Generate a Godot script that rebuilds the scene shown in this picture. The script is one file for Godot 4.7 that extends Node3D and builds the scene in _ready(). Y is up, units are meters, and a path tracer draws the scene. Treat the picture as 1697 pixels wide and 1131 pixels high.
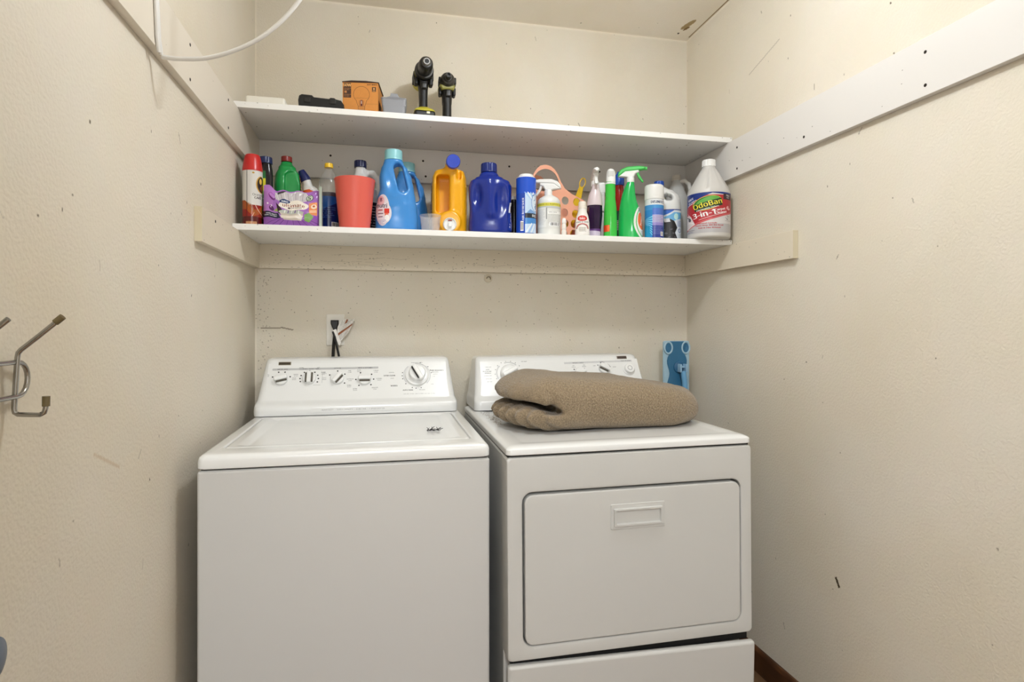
extends Node3D
# A small laundry room. Units are metres; x runs right along the back wall, y up, z from the back wall towards the camera.

const W := 1.7587      # room width
const H := 2.4541      # ceiling height
const D := 2.46        # room length
const S1 := 1.538      # top of the lower shelf
const S2 := 1.9254     # top of the upper shelf
const T := 0.019       # board thickness
var rng := RandomNumberGenerator.new()
var mats := {}
var names := {}
var peel_map: NoiseTexture2D


class MB:
	# collects triangles (counter-clockwise outside) and commits them with creased normals
	var p := PackedVector3Array()
	var t := PackedVector2Array()

	func tri(a: Vector3, b: Vector3, c: Vector3, ua := Vector2.ZERO, ub := Vector2.ZERO, uc := Vector2.ZERO) -> void:
		if (b - a).cross(c - a).length_squared() < 1e-20:
			return
		p.append(a); p.append(b); p.append(c)
		t.append(ua); t.append(ub); t.append(uc)

	func quad(a: Vector3, b: Vector3, c: Vector3, d: Vector3, ua := Vector2(0, 1), ub := Vector2(1, 1), uc := Vector2(1, 0), ud := Vector2(0, 0)) -> void:
		tri(a, b, c, ua, ub, uc)
		tri(a, c, d, ua, uc, ud)

	func loft(rows: Array, closed := true, cap0 := false, cap1 := false, vs := []) -> void:
		var m := rows.size()
		var n: int = rows[0].size()
		for i in m - 1:
			var v0: float = 1.0 - (vs[i] if vs else float(i) / (m - 1))
			var v1: float = 1.0 - (vs[i + 1] if vs else float(i + 1) / (m - 1))
			for j in (n if closed else n - 1):
				var k := (j + 1) % n
				var u0 := float(j) / (n if closed else n - 1)
				var u1 := float(j + 1) / (n if closed else n - 1)
				quad(rows[i][j], rows[i][k], rows[i + 1][k], rows[i + 1][j], Vector2(u0, v0), Vector2(u1, v0), Vector2(u1, v1), Vector2(u0, v1))
		if cap0:
			cap(rows[0], true)
		if cap1:
			cap(rows[m - 1], false)

	func cap(r: PackedVector3Array, down: bool) -> void:
		var c := Vector3.ZERO
		for q in r:
			c += q
		c /= r.size()
		for j in r.size():
			var k := (j + 1) % r.size()
			if down:
				tri(c, r[k], r[j])
			else:
				tri(c, r[j], r[k])

	func lathe(prof: Array, n := 32, o := Vector3.ZERO, sx := 1.0, sz := 1.0) -> void:
		# prof: Vector2(radius, height) from the bottom up along the outside
		var rows := []
		var vs := []
		var lo := 1e9
		var hi := -1e9
		for q in prof:
			lo = minf(lo, q.y); hi = maxf(hi, q.y)
		for q in prof:
			var r := PackedVector3Array()
			for j in n:
				var a := -PI + TAU * j / n
				r.append(o + Vector3(q.x * sx * sin(a), q.y, q.x * sz * cos(a)))
			rows.append(r)
			vs.append((q.y - lo) / maxf(hi - lo, 1e-6))
		loft(rows, true, prof[0].x > 1e-6, prof[-1].x > 1e-6, vs)

	func tube(path: Array, r: float, n := 10, caps := true, flat := 1.0) -> void:
		var rows := []
		var up := Vector3.UP
		var t0: Vector3 = (path[1] - path[0]).normalized()
		var nn := t0.cross(Vector3.UP if absf(t0.y) < 0.9 else Vector3.RIGHT).normalized()
		for i in path.size():
			var tt: Vector3
			if i == 0:
				tt = t0
			elif i == path.size() - 1:
				tt = (path[i] - path[i - 1]).normalized()
			else:
				tt = ((path[i + 1] - path[i]).normalized() + (path[i] - path[i - 1]).normalized()).normalized()
			nn = (nn - tt * nn.dot(tt)).normalized()
			var b := tt.cross(nn)
			var ring := PackedVector3Array()
			for j in n:
				var a := TAU * j / n
				ring.append(path[i] + (nn * cos(a) + b * sin(a) * flat) * r)
			rows.append(ring)
		loft(rows, true, caps, caps)

	func rbox(c: Vector3, s: Vector3, r := 0.004, k := 2) -> void:
		# a box with rounded edges
		var h := s * 0.5 - Vector3.ONE * r
		h = h.max(Vector3.ONE * 1e-5)
		for f in 6:
			var ax := f / 2
			var sg := 1.0 if f % 2 == 0 else -1.0
			var nrm := Vector3.ZERO; nrm[ax] = sg
			var u := Vector3.ZERO; u[(ax + 1) % 3] = 1.0
			var v := Vector3.ZERO; v[(ax + 2) % 3] = sg
			var rows := []
			for i in 2 * k + 2:
				var row := PackedVector3Array()
				var fv := tan(PI / 4 * ((float(i) / k - 1.0) if i <= k else float(i - k - 1) / k))
				for j in 2 * k + 2:
					var fu := tan(PI / 4 * ((float(j) / k - 1.0) if j <= k else float(j - k - 1) / k))
					var sgn := nrm + u * (-1.0 if j <= k else 1.0) + v * (-1.0 if i <= k else 1.0)
					row.append(c + sgn * h + (nrm + u * fu + v * fv).normalized() * r)
				rows.append(row)
			loft(rows, false)

	func box(c: Vector3, s: Vector3) -> void:
		rbox(c, s, minf(s.x, minf(s.y, s.z)) * 0.08, 1)

	func prism(poly: PackedVector2Array, z0: float, z1: float, bev := 0.0) -> void:
		# a polygon in x, y carried from z0 to z1, with bevelled front and back edges
		var q := poly.duplicate()
		if Geometry2D.is_polygon_clockwise(q):
			q.reverse()
		var n := q.size()
		var ins := PackedVector2Array()
		for i in n:
			var e0 := (q[i] - q[(i + n - 1) % n]).normalized()
			var e1 := (q[(i + 1) % n] - q[i]).normalized()
			var m := (Vector2(-e0.y, e0.x) + Vector2(-e1.y, e1.x))
			m = m.normalized() / maxf(0.5, sqrt((1.0 + e0.dot(e1)) / 2.0))
			ins.append(q[i] + m * bev)
		var lay := [[ins, z0], [q, z0 + bev], [q, z1 - bev], [ins, z1]] if bev > 0.0 else [[q, z0], [q, z1]]
		var rows := []
		for l in lay:
			var r := PackedVector3Array()
			for a in l[0]:
				r.append(Vector3(a.x, a.y, l[1]))
			rows.append(r)
		loft(rows, true)
		var ids := Geometry2D.triangulate_polygon(ins)
		for i in range(0, ids.size(), 3):
			var a := ins[ids[i]]; var b := ins[ids[i + 1]]; var c := ins[ids[i + 2]]
			if (b - a).cross(c - a) < 0:
				var s := b; b = c; c = s
			tri(Vector3(a.x, a.y, z1), Vector3(b.x, b.y, z1), Vector3(c.x, c.y, z1))
			tri(Vector3(a.x, a.y, z0), Vector3(c.x, c.y, z0), Vector3(b.x, b.y, z0))

	func move(x: Transform3D, from := 0) -> void:
		for i in range(from, p.size()):
			p[i] = x * p[i]

	func field(f: Callable, lo: Vector3, hi: Vector3, h: float) -> void:
		# surface nets over a distance field
		var n := Vector3i(((hi - lo) / h).ceil()) + Vector3i.ONE
		var nx := n.x; var ny := n.y; var nz := n.z
		var g := PackedFloat32Array()
		g.resize(nx * ny * nz)
		var at := 0
		for k in nz:
			for j in ny:
				for i in nx:
					g[at] = f.call(lo + Vector3(i, j, k) * h)
					at += 1
		var cell := {}
		var sy := nx
		var sz := nx * ny
		var off := [0, 1, sy, sy + 1, sz, sz + 1, sz + sy, sz + sy + 1]
		var edges := [[0, 1], [2, 3], [4, 5], [6, 7], [0, 2], [1, 3], [4, 6], [5, 7], [0, 4], [1, 5], [2, 6], [3, 7]]
		var cs := [Vector3(0, 0, 0), Vector3(1, 0, 0), Vector3(0, 1, 0), Vector3(1, 1, 0), Vector3(0, 0, 1), Vector3(1, 0, 1), Vector3(0, 1, 1), Vector3(1, 1, 1)]
		for k in nz - 1:
			for j in ny - 1:
				for i in nx - 1:
					var b := i + j * sy + k * sz
					var s := g[b] < 0.0
					if s == (g[b + 1] < 0.0) and s == (g[b + sy] < 0.0) and s == (g[b + sy + 1] < 0.0) and s == (g[b + sz] < 0.0) and s == (g[b + sz + 1] < 0.0) and s == (g[b + sz + sy] < 0.0) and s == (g[b + sz + sy + 1] < 0.0):
						continue
					var c := Vector3.ZERO
					var m := 0
					for e in edges:
						var a0 := g[b + off[e[0]]]
						var a1 := g[b + off[e[1]]]
						if (a0 < 0.0) != (a1 < 0.0):
							c += cs[e[0]].lerp(cs[e[1]], a0 / (a0 - a1))
							m += 1
					cell[b] = lo + (Vector3(i, j, k) + c / m) * h
		for b in cell:
			var a: bool = g[b] < 0.0
			for d in [[1, sy, sz], [sy, sz, 1], [sz, 1, sy]]:
				if a == (g[b + d[0]] < 0.0):
					continue
				var k0: int = b - d[1] - d[2]
				if cell.has(k0) and cell.has(b - d[1]) and cell.has(b - d[2]):
					var A: Vector3 = cell[k0]; var B: Vector3 = cell[b - d[2]]; var C: Vector3 = cell[b]; var E: Vector3 = cell[b - d[1]]
					if a:
						quad(A, B, C, E)
					else:
						quad(A, E, C, B)

	func mesh(crease := 40.0) -> ArrayMesh:
		var cc := cos(deg_to_rad(crease))
		var nt := p.size() / 3
		var fn := PackedVector3Array()
		fn.resize(nt)
		var near := {}
		for i in nt:
			fn[i] = (p[3 * i + 1] - p[3 * i]).cross(p[3 * i + 2] - p[3 * i])
			for k in 3:
				var key := Vector3i((p[3 * i + k] * 50000.0).round())
				if near.has(key):
					near[key].append(i)
				else:
					near[key] = PackedInt32Array([i])
		var P := PackedVector3Array(); var N := PackedVector3Array(); var U := PackedVector2Array()
		P.resize(nt * 3); N.resize(nt * 3); U.resize(nt * 3)
		for i in nt:
			var u := fn[i].normalized()
			for k in 3:
				var s := Vector3.ZERO
				for j in near[Vector3i((p[3 * i + k] * 50000.0).round())]:
					if fn[j].normalized().dot(u) > cc:
						s += fn[j]
				var w: int = 3 * i + [0, 2, 1][k]
				P[w] = p[3 * i + k]; N[w] = s.normalized(); U[w] = t[3 * i + k]
		var arr := []
		arr.resize(Mesh.ARRAY_MAX)
		arr[Mesh.ARRAY_VERTEX] = P; arr[Mesh.ARRAY_NORMAL] = N; arr[Mesh.ARRAY_TEX_UV] = U
		var am := ArrayMesh.new()
		am.add_surface_from_arrays(Mesh.PRIMITIVE_TRIANGLES, arr)
		return am


class Art:
	# a flat print: shapes and lettering drawn into an image
	static var glyphs := {}
	var im: Image
	var w: int
	var h: int

	func _init(pw: int, ph: int, c: Color) -> void:
		w = pw; h = ph
		im = Image.create_empty(pw, ph, false, Image.FORMAT_RGBA8)
		im.fill(c)

	func rect(x: float, y: float, a: float, b: float, c: Color) -> void:
		im.fill_rect(Rect2i(int(round(x)), int(round(y)), maxi(1, int(round(a))), maxi(1, int(round(b)))), c)

	func poly(q: PackedVector2Array, c: Color) -> void:
		var lo := h; var hi := 0
		for v in q:
			lo = mini(lo, int(floor(v.y))); hi = maxi(hi, int(ceil(v.y)))
		for y in range(maxi(lo, 0), mini(hi, h)):
			var yy := y + 0.5
			var xs := []
			for i in q.size():
				var a := q[i]; var b := q[(i + 1) % q.size()]
				if (a.y <= yy) != (b.y <= yy):
					xs.append(a.x + (yy - a.y) / (b.y - a.y) * (b.x - a.x))
			xs.sort()
			for i in range(0, xs.size() - 1, 2):
				var x0 := int(round(xs[i])); var x1 := int(round(xs[i + 1]))
				if x1 > x0:
					im.fill_rect(Rect2i(x0, y, x1 - x0, 1), c)

	func pts(q: Array, c: Color) -> void:
		poly(PackedVector2Array(q), c)

	func oval(x: float, y: float, a: float, b: float, c: Color, rot := 0.0) -> void:
		var q := PackedVector2Array()
		for i in 36:
			q.append(Vector2(x, y) + Vector2(a * cos(TAU * i / 36), b * sin(TAU * i / 36)).rotated(rot))
		poly(q, c)

	func line(x0: float, y0: float, x1: float, y1: float, wd: float, c: Color) -> void:
		var a := Vector2(x0, y0); var b := Vector2(x1, y1)
		var n := (b - a).normalized().orthogonal() * wd * 0.5
		poly(PackedVector2Array([a + n, b + n, b - n, a - n]), c)

	func arc(x: float, y: float, r: float, a0: float, a1: float, wd: float, c: Color) -> void:
		var n := maxi(6, int(absf(a1 - a0) * 8))
		for i in n:
			var p0 := Vector2.from_angle(lerpf(a0, a1, float(i) / n)); var p1 := Vector2.from_angle(lerpf(a0, a1, float(i + 1.15) / n))
			line(x + p0.x * r, y + p0.y * r, x + p1.x * r, y + p1.y * r, wd, c)

	func text(s: String, x: float, y: float, size: float, c: Color, rot := 0.0, wide := 1.0, bold := 0.0, serif := false) -> void:
		# centred on x, y; size is the height of a capital letter
		var key := s + ("#" if serif else "")
		if not glyphs.has(key):
			var tm := TextMesh.new()
			var f := SystemFont.new()
			f.font_names = PackedStringArray(["Droid Serif" if serif else "Droid Sans"])
			tm.font = f; tm.text = s; tm.font_size = 64; tm.pixel_size = 1.0; tm.depth = 0.0; tm.curve_step = 3.0
			var arr := tm.get_mesh_arrays()
			var vv: PackedVector3Array = arr[Mesh.ARRAY_VERTEX]
			var ix: PackedInt32Array = arr[Mesh.ARRAY_INDEX] if arr[Mesh.ARRAY_INDEX] != null else PackedInt32Array(range(vv.size()))
			glyphs[key] = [vv, ix]
		var v: PackedVector3Array = glyphs[key][0]
		var id: PackedInt32Array = glyphs[key][1]
		if v.is_empty():
			return
		var lo := v[0]; var hi := v[0]
		for q in v:
			lo = lo.min(q); hi = hi.max(q)
		var mid := (lo + hi) * 0.5
		var k := size / 46.0
		for o in ([0.0] if bold == 0.0 else [-bold, 0.0, bold]):
			for i in range(0, id.size(), 3):
				var q := PackedVector2Array()
				for e in 3:
					var a := v[id[i + e]] - mid
					q.append(Vector2(x, y) + Vector2(a.x * k * wide + o, -a.y * k).rotated(rot))
				poly(q, c)

	func lines(x: float, y: float, a: float, n: int, step: float, th: float, c: Color) -> void:
		# lines of print too small to read
		for i in n:
			var xx := x
			while xx < x + a * (1.0 - 0.25 * absf(sin(i * 2.3))):
				var d := th * (2.0 + 3.0 * absf(sin(xx * 1.7 + i * 3.1)))
				rect(xx, y + i * step, d, th, c)
				xx += d + th

	func barcode(x: float, y: float, a: float, b: float) -> void:
		rect(x, y, a, b, Color.WHITE)
		var k := 0
		var xx := x + a * 0.1
		while xx < x + a * 0.9:
			var d := maxf(1.0, a * 0.03 * (1 + (k * 7) % 3))
			rect(xx, y + b * 0.1, d, b * 0.8, Color(0.1, 0.1, 0.1))
			xx += d * 2.0
			k += 1

	func tex() -> ImageTexture:
		return ImageTexture.create_from_image(im)


# ---------------------------------------------------------------- helpers
func mat(c: Color, rough := 0.5, metal := 0.0, key := "") -> StandardMaterial3D:
	var k := "%s %s %s %s" % [c.to_html(), rough, metal, key]
	if not mats.has(k):
		var m := StandardMaterial3D.new()
		m.albedo_color = c; m.roughness = rough; m.metallic = metal
		m.resource_name = "surface"
		mats[k] = m
	return mats[k]

func printed(a: Art, rough := 0.4, cut := false) -> StandardMaterial3D:
	var m := StandardMaterial3D.new()
	m.albedo_texture = a.tex(); m.roughness = rough
	m.texture_repeat = false
	m.resource_name = "print"
	if cut:
		m.transparency = BaseMaterial3D.TRANSPARENCY_ALPHA_SCISSOR
		m.alpha_scissor_threshold = 0.5
	return m

func clear(c: Color, rough := 0.1) -> StandardMaterial3D:
	var m: StandardMaterial3D = mat(c, rough, 0.0, "clear")
	m.transparency = BaseMaterial3D.TRANSPARENCY_ALPHA
	return m

func rgb(r: int, g: int, b: int) -> Color:
	return Color8(r, g, b)

func numbered(s: String) -> String:
	if not names.has(s):
		names[s] = 0
		return s
	names[s] += 1
	return "%s_%03d" % [s, names[s]]

func obj(called: String, mb: MB, m: Material, parent: Node3D = null, crease := 40.0) -> MeshInstance3D:
	var o := MeshInstance3D.new()
	o.mesh = mb.mesh(crease)
	o.material_override = null
	o.mesh.surface_set_material(0, m)
	if parent == null:
		o.name = numbered(called)
		add_child(o)
	else:
		o.name = called
		parent.add_child(o, true)
	return o

func thing(called: String, label: String, category: String, at := Vector3.ZERO, turn := 0.0, group := "") -> Node3D:
	var o := Node3D.new()
	o.name = numbered(called)
	add_child(o)
	o.position = at
	o.rotation.y = turn
	tag(o, label, category, group)
	return o

func tag(o: Node3D, label: String, category: String, group := "") -> void:
	o.set_meta("label", label); o.set_meta("category", category)
	if group:
		o.set_meta("group", group)

func struct(called: String, mb: MB, m: Material, crease := 40.0) -> MeshInstance3D:
	var o := obj(called, mb, m, null, crease)
	o.set_meta("kind", "structure")
	return o

func facing(x: float, z: float) -> float:
	return atan2(0.4738 - x, 2.3565 - z)

func ring(cx: float, y: float, cz: float, rx: float, rz: float, n := 32, pw := 2.0) -> PackedVector3Array:
	var r := PackedVector3Array()
	for j in n:
		var a := -PI + TAU * j / n
		var s := sin(a); var c := cos(a)
		r.append(Vector3(cx + rx * signf(s) * pow(absf(s), 2.0 / pw), y, cz + rz * signf(c) * pow(absf(c), 2.0 / pw)))
	return r

func rrect(x0: float, x1: float, y0: float, y1: float, r: float, k := 5) -> PackedVector2Array:
	# counter-clockwise from the lower right corner
	var q := PackedVector2Array()
	for c in [[x1 - r, y0 + r, -PI / 2], [x1 - r, y1 - r, 0.0], [x0 + r, y1 - r, PI / 2], [x0 + r, y0 + r, PI]]:
		for i in k + 1:
			var a: float = c[2] + PI / 2 * i / k
			q.append(Vector2(c[0] + r * cos(a), c[1] + r * sin(a)))
	return q

func ring_xy(x0: float, x1: float, y0: float, y1: float, z: float, r: float, k := 5) -> PackedVector3Array:
	var o := PackedVector3Array()
	for q in rrect(x0, x1, y0, y1, r, k):
		o.append(Vector3(q.x, q.y, z))
	return o

func ring_xz(x0: float, x1: float, z0: float, z1: float, y: float, r: float, k := 5) -> PackedVector3Array:
	var o := PackedVector3Array()
	for q in rrect(x0, x1, -z1, -z0, r, k):
		o.append(Vector3(q.x, y, -q.y))
	return o

func bottle(rows: Array, n := 32, pw := 2.0) -> MB:
	# rows: [height, centre x, half width, half depth]
	var mb := MB.new()
	var rr := []
	var vs := []
	for r in rows:
		rr.append(ring(r[1], r[0], 0.0, r[2], r[3], n, pw))
		vs.append((r[0] - rows[0][0]) / (rows[-1][0] - rows[0][0]))
	mb.loft(rr, true, true, true, vs)
	return mb

func sleeve(rows: Array, y0: float, y1: float, a0: float, a1: float, n := 24, m := 10, pw := 2.0, gap := 0.0006) -> MB:
	# a label lying on a bottle made of rows, from angle a0 to a1 (0 faces the front)
	var mb := MB.new()
	var rr := []
	for i in m + 1:
		var y := lerpf(y0, y1, float(i) / m)
		var k := 0
		while k < rows.size() - 2 and rows[k + 1][0] < y:
			k += 1
		var f := clampf((y - rows[k][0]) / maxf(rows[k + 1][0] - rows[k][0], 1e-6), 0.0, 1.0)
		var r := PackedVector3Array()
		for j in n + 1:
			var a := lerpf(a0, a1, float(j) / n)
			var s := sin(a); var c := cos(a)
			r.append(Vector3(lerpf(rows[k][1], rows[k + 1][1], f) + (lerpf(rows[k][2], rows[k + 1][2], f) + gap) * signf(s) * pow(absf(s), 2.0 / pw), y, (lerpf(rows[k][3], rows[k + 1][3], f) + gap) * signf(c) * pow(absf(c), 2.0 / pw)))
		rr.append(r)
	mb.loft(rr, false)
	return mb

func drape(f: Callable, x0: float, x1: float, y0: float, y1: float, zmax: float, n := 20, m := 20, gap := 0.0007) -> MB:
	# a label lying on the front of a field
	var mb := MB.new()
	var rr := []
	for i in m + 1:
		var r := PackedVector3Array()
		for j in n + 1:
			var q := Vector3(lerpf(x0, x1, float(j) / n), lerpf(y0, y1, float(i) / m), zmax)
			for s in 60:
				var d: float = f.call(q)
				if d < 0.0003:
					break
				q.z -= maxf(d * 0.7, 0.0004)
				if q.z < -zmax:
					break
			q.z += gap
			r.append(q)
		rr.append(r)
	mb.loft(rr, false)
	return mb

static func smin(a: float, b: float, k: float) -> float:
	var h := maxf(k - absf(a - b), 0.0) / k
	return minf(a, b) - h * h * k * 0.25

static func smax(a: float, b: float, k: float) -> float:
	return -smin(-a, -b, k)

static func capsule(p: Vector3, a: Vector3, b: Vector3, r: float) -> float:
	var ab := b - a
	var h := clampf((p - a).dot(ab) / ab.length_squared(), 0.0, 1.0)
	return (p - a - ab * h).length() - r

static func ellipsoid(p: Vector3, c: Vector3, r: Vector3) -> float:
	var q := (p - c) / r
	var k := q.length()
	return (k - 1.0) * minf(r.x, minf(r.y, r.z))

static func rb(p: Vector3, c: Vector3, h: Vector3, r: float) -> float:
	var q := (p - c).abs() - h + Vector3.ONE * r
	return q.max(Vector3.ZERO).length() + minf(maxf(q.x, maxf(q.y, q.z)), 0.0) - r

static func profile(p: Vector3, rows: Array, pw: float) -> float:
	# distance to a solid whose width and depth change with height; rows as in bottle()
	var n := rows.size()
	var y := clampf(p.y, rows[0][0], rows[n - 1][0])
	var k := 0
	while k < n - 2 and rows[k + 1][0] < y:
		k += 1
	var f: float = (y - rows[k][0]) / (rows[k + 1][0] - rows[k][0])
	f = f * f * (3.0 - 2.0 * f)
	var cx := lerpf(rows[k][1], rows[k + 1][1], f)
	var hx := lerpf(rows[k][2], rows[k + 1][2], f)
	var hz := lerpf(rows[k][3], rows[k + 1][3], f)
	var d: float = (pow(pow(absf(p.x - cx) / hx, pw) + pow(absf(p.z) / hz, pw), 1.0 / pw) - 1.0) * minf(hx, hz)
	return smax(d, maxf(rows[0][0] - p.y, p.y - rows[n - 1][0]), 0.012)

func screw_cap(parent: Node3D, called: String, r: float, h: float, at: Vector3, m: Material, ribs := 24) -> MeshInstance3D:
	# a ribbed cap with a rounded top edge
	var mb := MB.new()
	var rows := []
	for q in [[1.0, 0.0], [1.0, h * 0.12], [0.98, h * 0.85], [0.93, h * 0.96], [0.82, h]]:
		var rr := PackedVector3Array()
		for j in ribs * 2:
			var a := TAU * j / (ribs * 2)
			var k: float = q[0] * (1.0 - (0.035 if j % 2 and q[1] > 0.0 and q[1] < h * 0.9 else 0.0))
			rr.append(at + Vector3(r * k * sin(a), q[1], r * k * cos(a)))
		rows.append(rr)
	mb.loft(rows, true, true, true)
	return obj(called, mb, m, parent, 25.0)

# ---------------------------------------------------------------- scene
func _ready() -> void:
	rng.seed = 7
	var cam := Camera3D.new()
	cam.name = "camera"
	cam.position = Vector3(0.4738, 1.2131, 2.3565)
	cam.rotation.y = -0.21174
	cam.projection = Camera3D.PROJECTION_FRUSTUM
	cam.keep_aspect = Camera3D.KEEP_HEIGHT
	cam.near = 0.05
	cam.far = 20.0
	cam.size = 0.05 * 1131.0 / 979.5264
	cam.frustum_offset = Vector2(0, -0.05 * 24.97 / 979.5264)
	add_child(cam)
	cam.current = true
	var env := Environment.new()
	env.background_mode = Environment.BG_COLOR
	env.background_color = Color(0, 0, 0)
	env.tonemap_mode = Environment.TONE_MAPPER_LINEAR
	env.tonemap_exposure = 0.975
	env.sdfgi_enabled = true
	env.ssao_enabled = true
	env.ssil_enabled = true
	var we := WorldEnvironment.new()
	we.name = "world"
	we.environment = env
	add_child(we)
	ceiling_lamp()

	room()
	boards_and_shelves()
	washer()
	dryer()
	blanket()
	wall_things()
	bottles_left()
	bottles_middle()
	bottles_right()
	upper_things()

func ceiling_lamp() -> void:
	# the lamp that lights the room: a globe bulb in a white holder, just above the picture
	var at := Vector3(0.96, 2.305, 1.18)
	var t := thing("ceiling_lamp", "white ceiling lamp holder with a bare glowing globe bulb, above the picture", "lamp", Vector3(at.x, H, at.z))
	var mb := MB.new()
	mb.lathe([Vector2(0.0, -0.085), Vector2(0.022, -0.085), Vector2(0.026, -0.07), Vector2(0.03, -0.03), Vector2(0.055, -0.02), Vector2(0.062, 0.0)], 32)
	obj("holder", mb, mat(rgb(235, 232, 226), 0.4), t)
	mb = MB.new()
	var pr := []
	for i in 17:
		var a := -PI / 2 + PI * i / 16 * 0.93
		pr.append(Vector2(0.062 * cos(a), at.y - H + 0.062 * sin(a)))
	pr.append(Vector2(0.014, -0.084))
	mb.lathe(pr, 32)
	var gm := StandardMaterial3D.new()
	gm.resource_name = "lamp glow"
	gm.albedo_color = Color(1, 1, 1)
	gm.emission_enabled = true
	gm.emission = Color(1.0, 0.95, 0.87)
	gm.emission_energy_multiplier = 3.0
	obj("bulb", mb, gm, t)
	var l := OmniLight3D.new()
	l.name = "lamp_light"
	l.position = at
	l.light_color = Color(0.938, 0.968, 1.0)
	l.light_energy = 0.535
	l.light_size = 0.05
	l.omni_range = 6.0
	l.omni_attenuation = 2.0
	l.shadow_enabled = true
	add_child(l)
	# added unseen fill lamp in the hallway, brightening the machine fronts through the doorway
	at = Vector3(0.4, 2.3, 3.5)
	t = thing("added_fill_lamp", "added round white fill light in the unseen hallway behind the camera", "lamp", Vector3(at.x, H, at.z))
	mb = MB.new()
	mb.lathe([Vector2(0.0, -0.03), Vector2(0.12, -0.03), Vector2(0.14, -0.022), Vector2(0.145, 0.0)], 36)
	obj("holder", mb, mat(rgb(235, 232, 226), 0.4), t)
	mb = MB.new()
	pr = []
	for i in 13:
		var a := -PI / 2 + PI / 2 * i / 12
		pr.append(Vector2(0.22 * cos(a), -0.03 + 0.2 * sin(a)))
	mb.lathe(pr, 36)
	obj("glass_dome", mb, gm, t)
	l = OmniLight3D.new()
	l.name = "added_fill_light"
	l.position = at
	l.light_color = Color(0.938, 0.968, 1.0)
	l.light_energy = 2.5
	l.light_size = 0.11
	l.omni_range = 8.0
	l.omni_attenuation = 2.0
	l.shadow_enabled = true
	add_child(l)

func plaster(tint: Color, w: int, h: int, seed_: int, specks: int, wm: float, hm: float, dirt: Callable) -> StandardMaterial3D:
	# painted drywall: faint blotches, fly specks and scuffs; a fine orange-peel relief
	var n := FastNoiseLite.new()
	n.seed = seed_; n.frequency = 0.03; n.fractal_octaves = 4
	var sm := Image.create_empty(96, 96, false, Image.FORMAT_RGBA8)
	for y in 96:
		for x in 96:
			var v := n.get_noise_2d(x, y)
			var v2 := n.get_noise_2d(x * 2.0 + 300, y * 2.0)
			sm.set_pixel(x, y, Color(tint.r * (1 + 0.025 * v), tint.g * (1 + 0.03 * v + 0.008 * v2), tint.b * (1 + 0.05 * v + 0.02 * v2)))
	sm.resize(w, h, Image.INTERPOLATE_CUBIC)
	var a := Art.new(8, 8, tint)
	a.im = sm; a.w = w; a.h = h
	rng.seed = seed_
	for i in specks:
		var x := rng.randf() * w; var y := rng.randf() * h
		var s := rng.randf_range(0.4, 0.85)
		var c := tint.lerp(Color(0.22, 0.18, 0.12), rng.randf_range(0.25, 0.9))
		if rng.randf() < 0.2:
			a.line(x, y, x + rng.randf_range(-6, 6), y + rng.randf_range(2, 9), 1.0, tint.lerp(c, 0.5))
		else:
			a.oval(x, y, s, s * rng.randf_range(0.8, 1.5), c)
	dirt.call(a, w / wm, h / hm)
	var m := StandardMaterial3D.new()
	m.resource_name = "painted plaster"
	m.albedo_texture = a.tex()
	m.roughness = 0.62
	m.metallic_specular = 0.35
	m.texture_repeat = false
	return m

func peel(m: StandardMaterial3D, depth: float) -> void:
	var f := FastNoiseLite.new()
	f.noise_type = FastNoiseLite.TYPE_SIMPLEX
	f.frequency = 0.11; f.fractal_octaves = 2; f.seed = 5
	if peel_map == null:
		peel_map = NoiseTexture2D.new()
		peel_map.width = 2048; peel_map.height = 2048; peel_map.as_normal_map = true; peel_map.bump_strength = 2.2; peel_map.noise = f
	m.normal_enabled = true
	m.normal_texture = peel_map
	m.normal_scale = depth

func wall_mesh(o: Vector3, u: Vector3, v: Vector3, thick: Vector3) -> MB:
	# a slab whose inner face starts at o and spans u (to the right) and v (up)
	var mb := MB.new()
	mb.quad(o, o + u, o + u + v, o + v)
	var q := o + thick
	var z := Vector2.ZERO
	mb.quad(q + u, q, q + v, q + u + v, z, z, z, z)
	mb.quad(o, q, q + u, o + u, z, z, z, z)
	mb.quad(o + v, o + u + v, q + u + v, q + v, z, z, z, z)
	mb.quad(q, o, o + v, q + v, z, z, z, z)
	mb.quad(o + u, q + u, q + u + v, o + u + v, z, z, z, z)
	return mb

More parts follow.
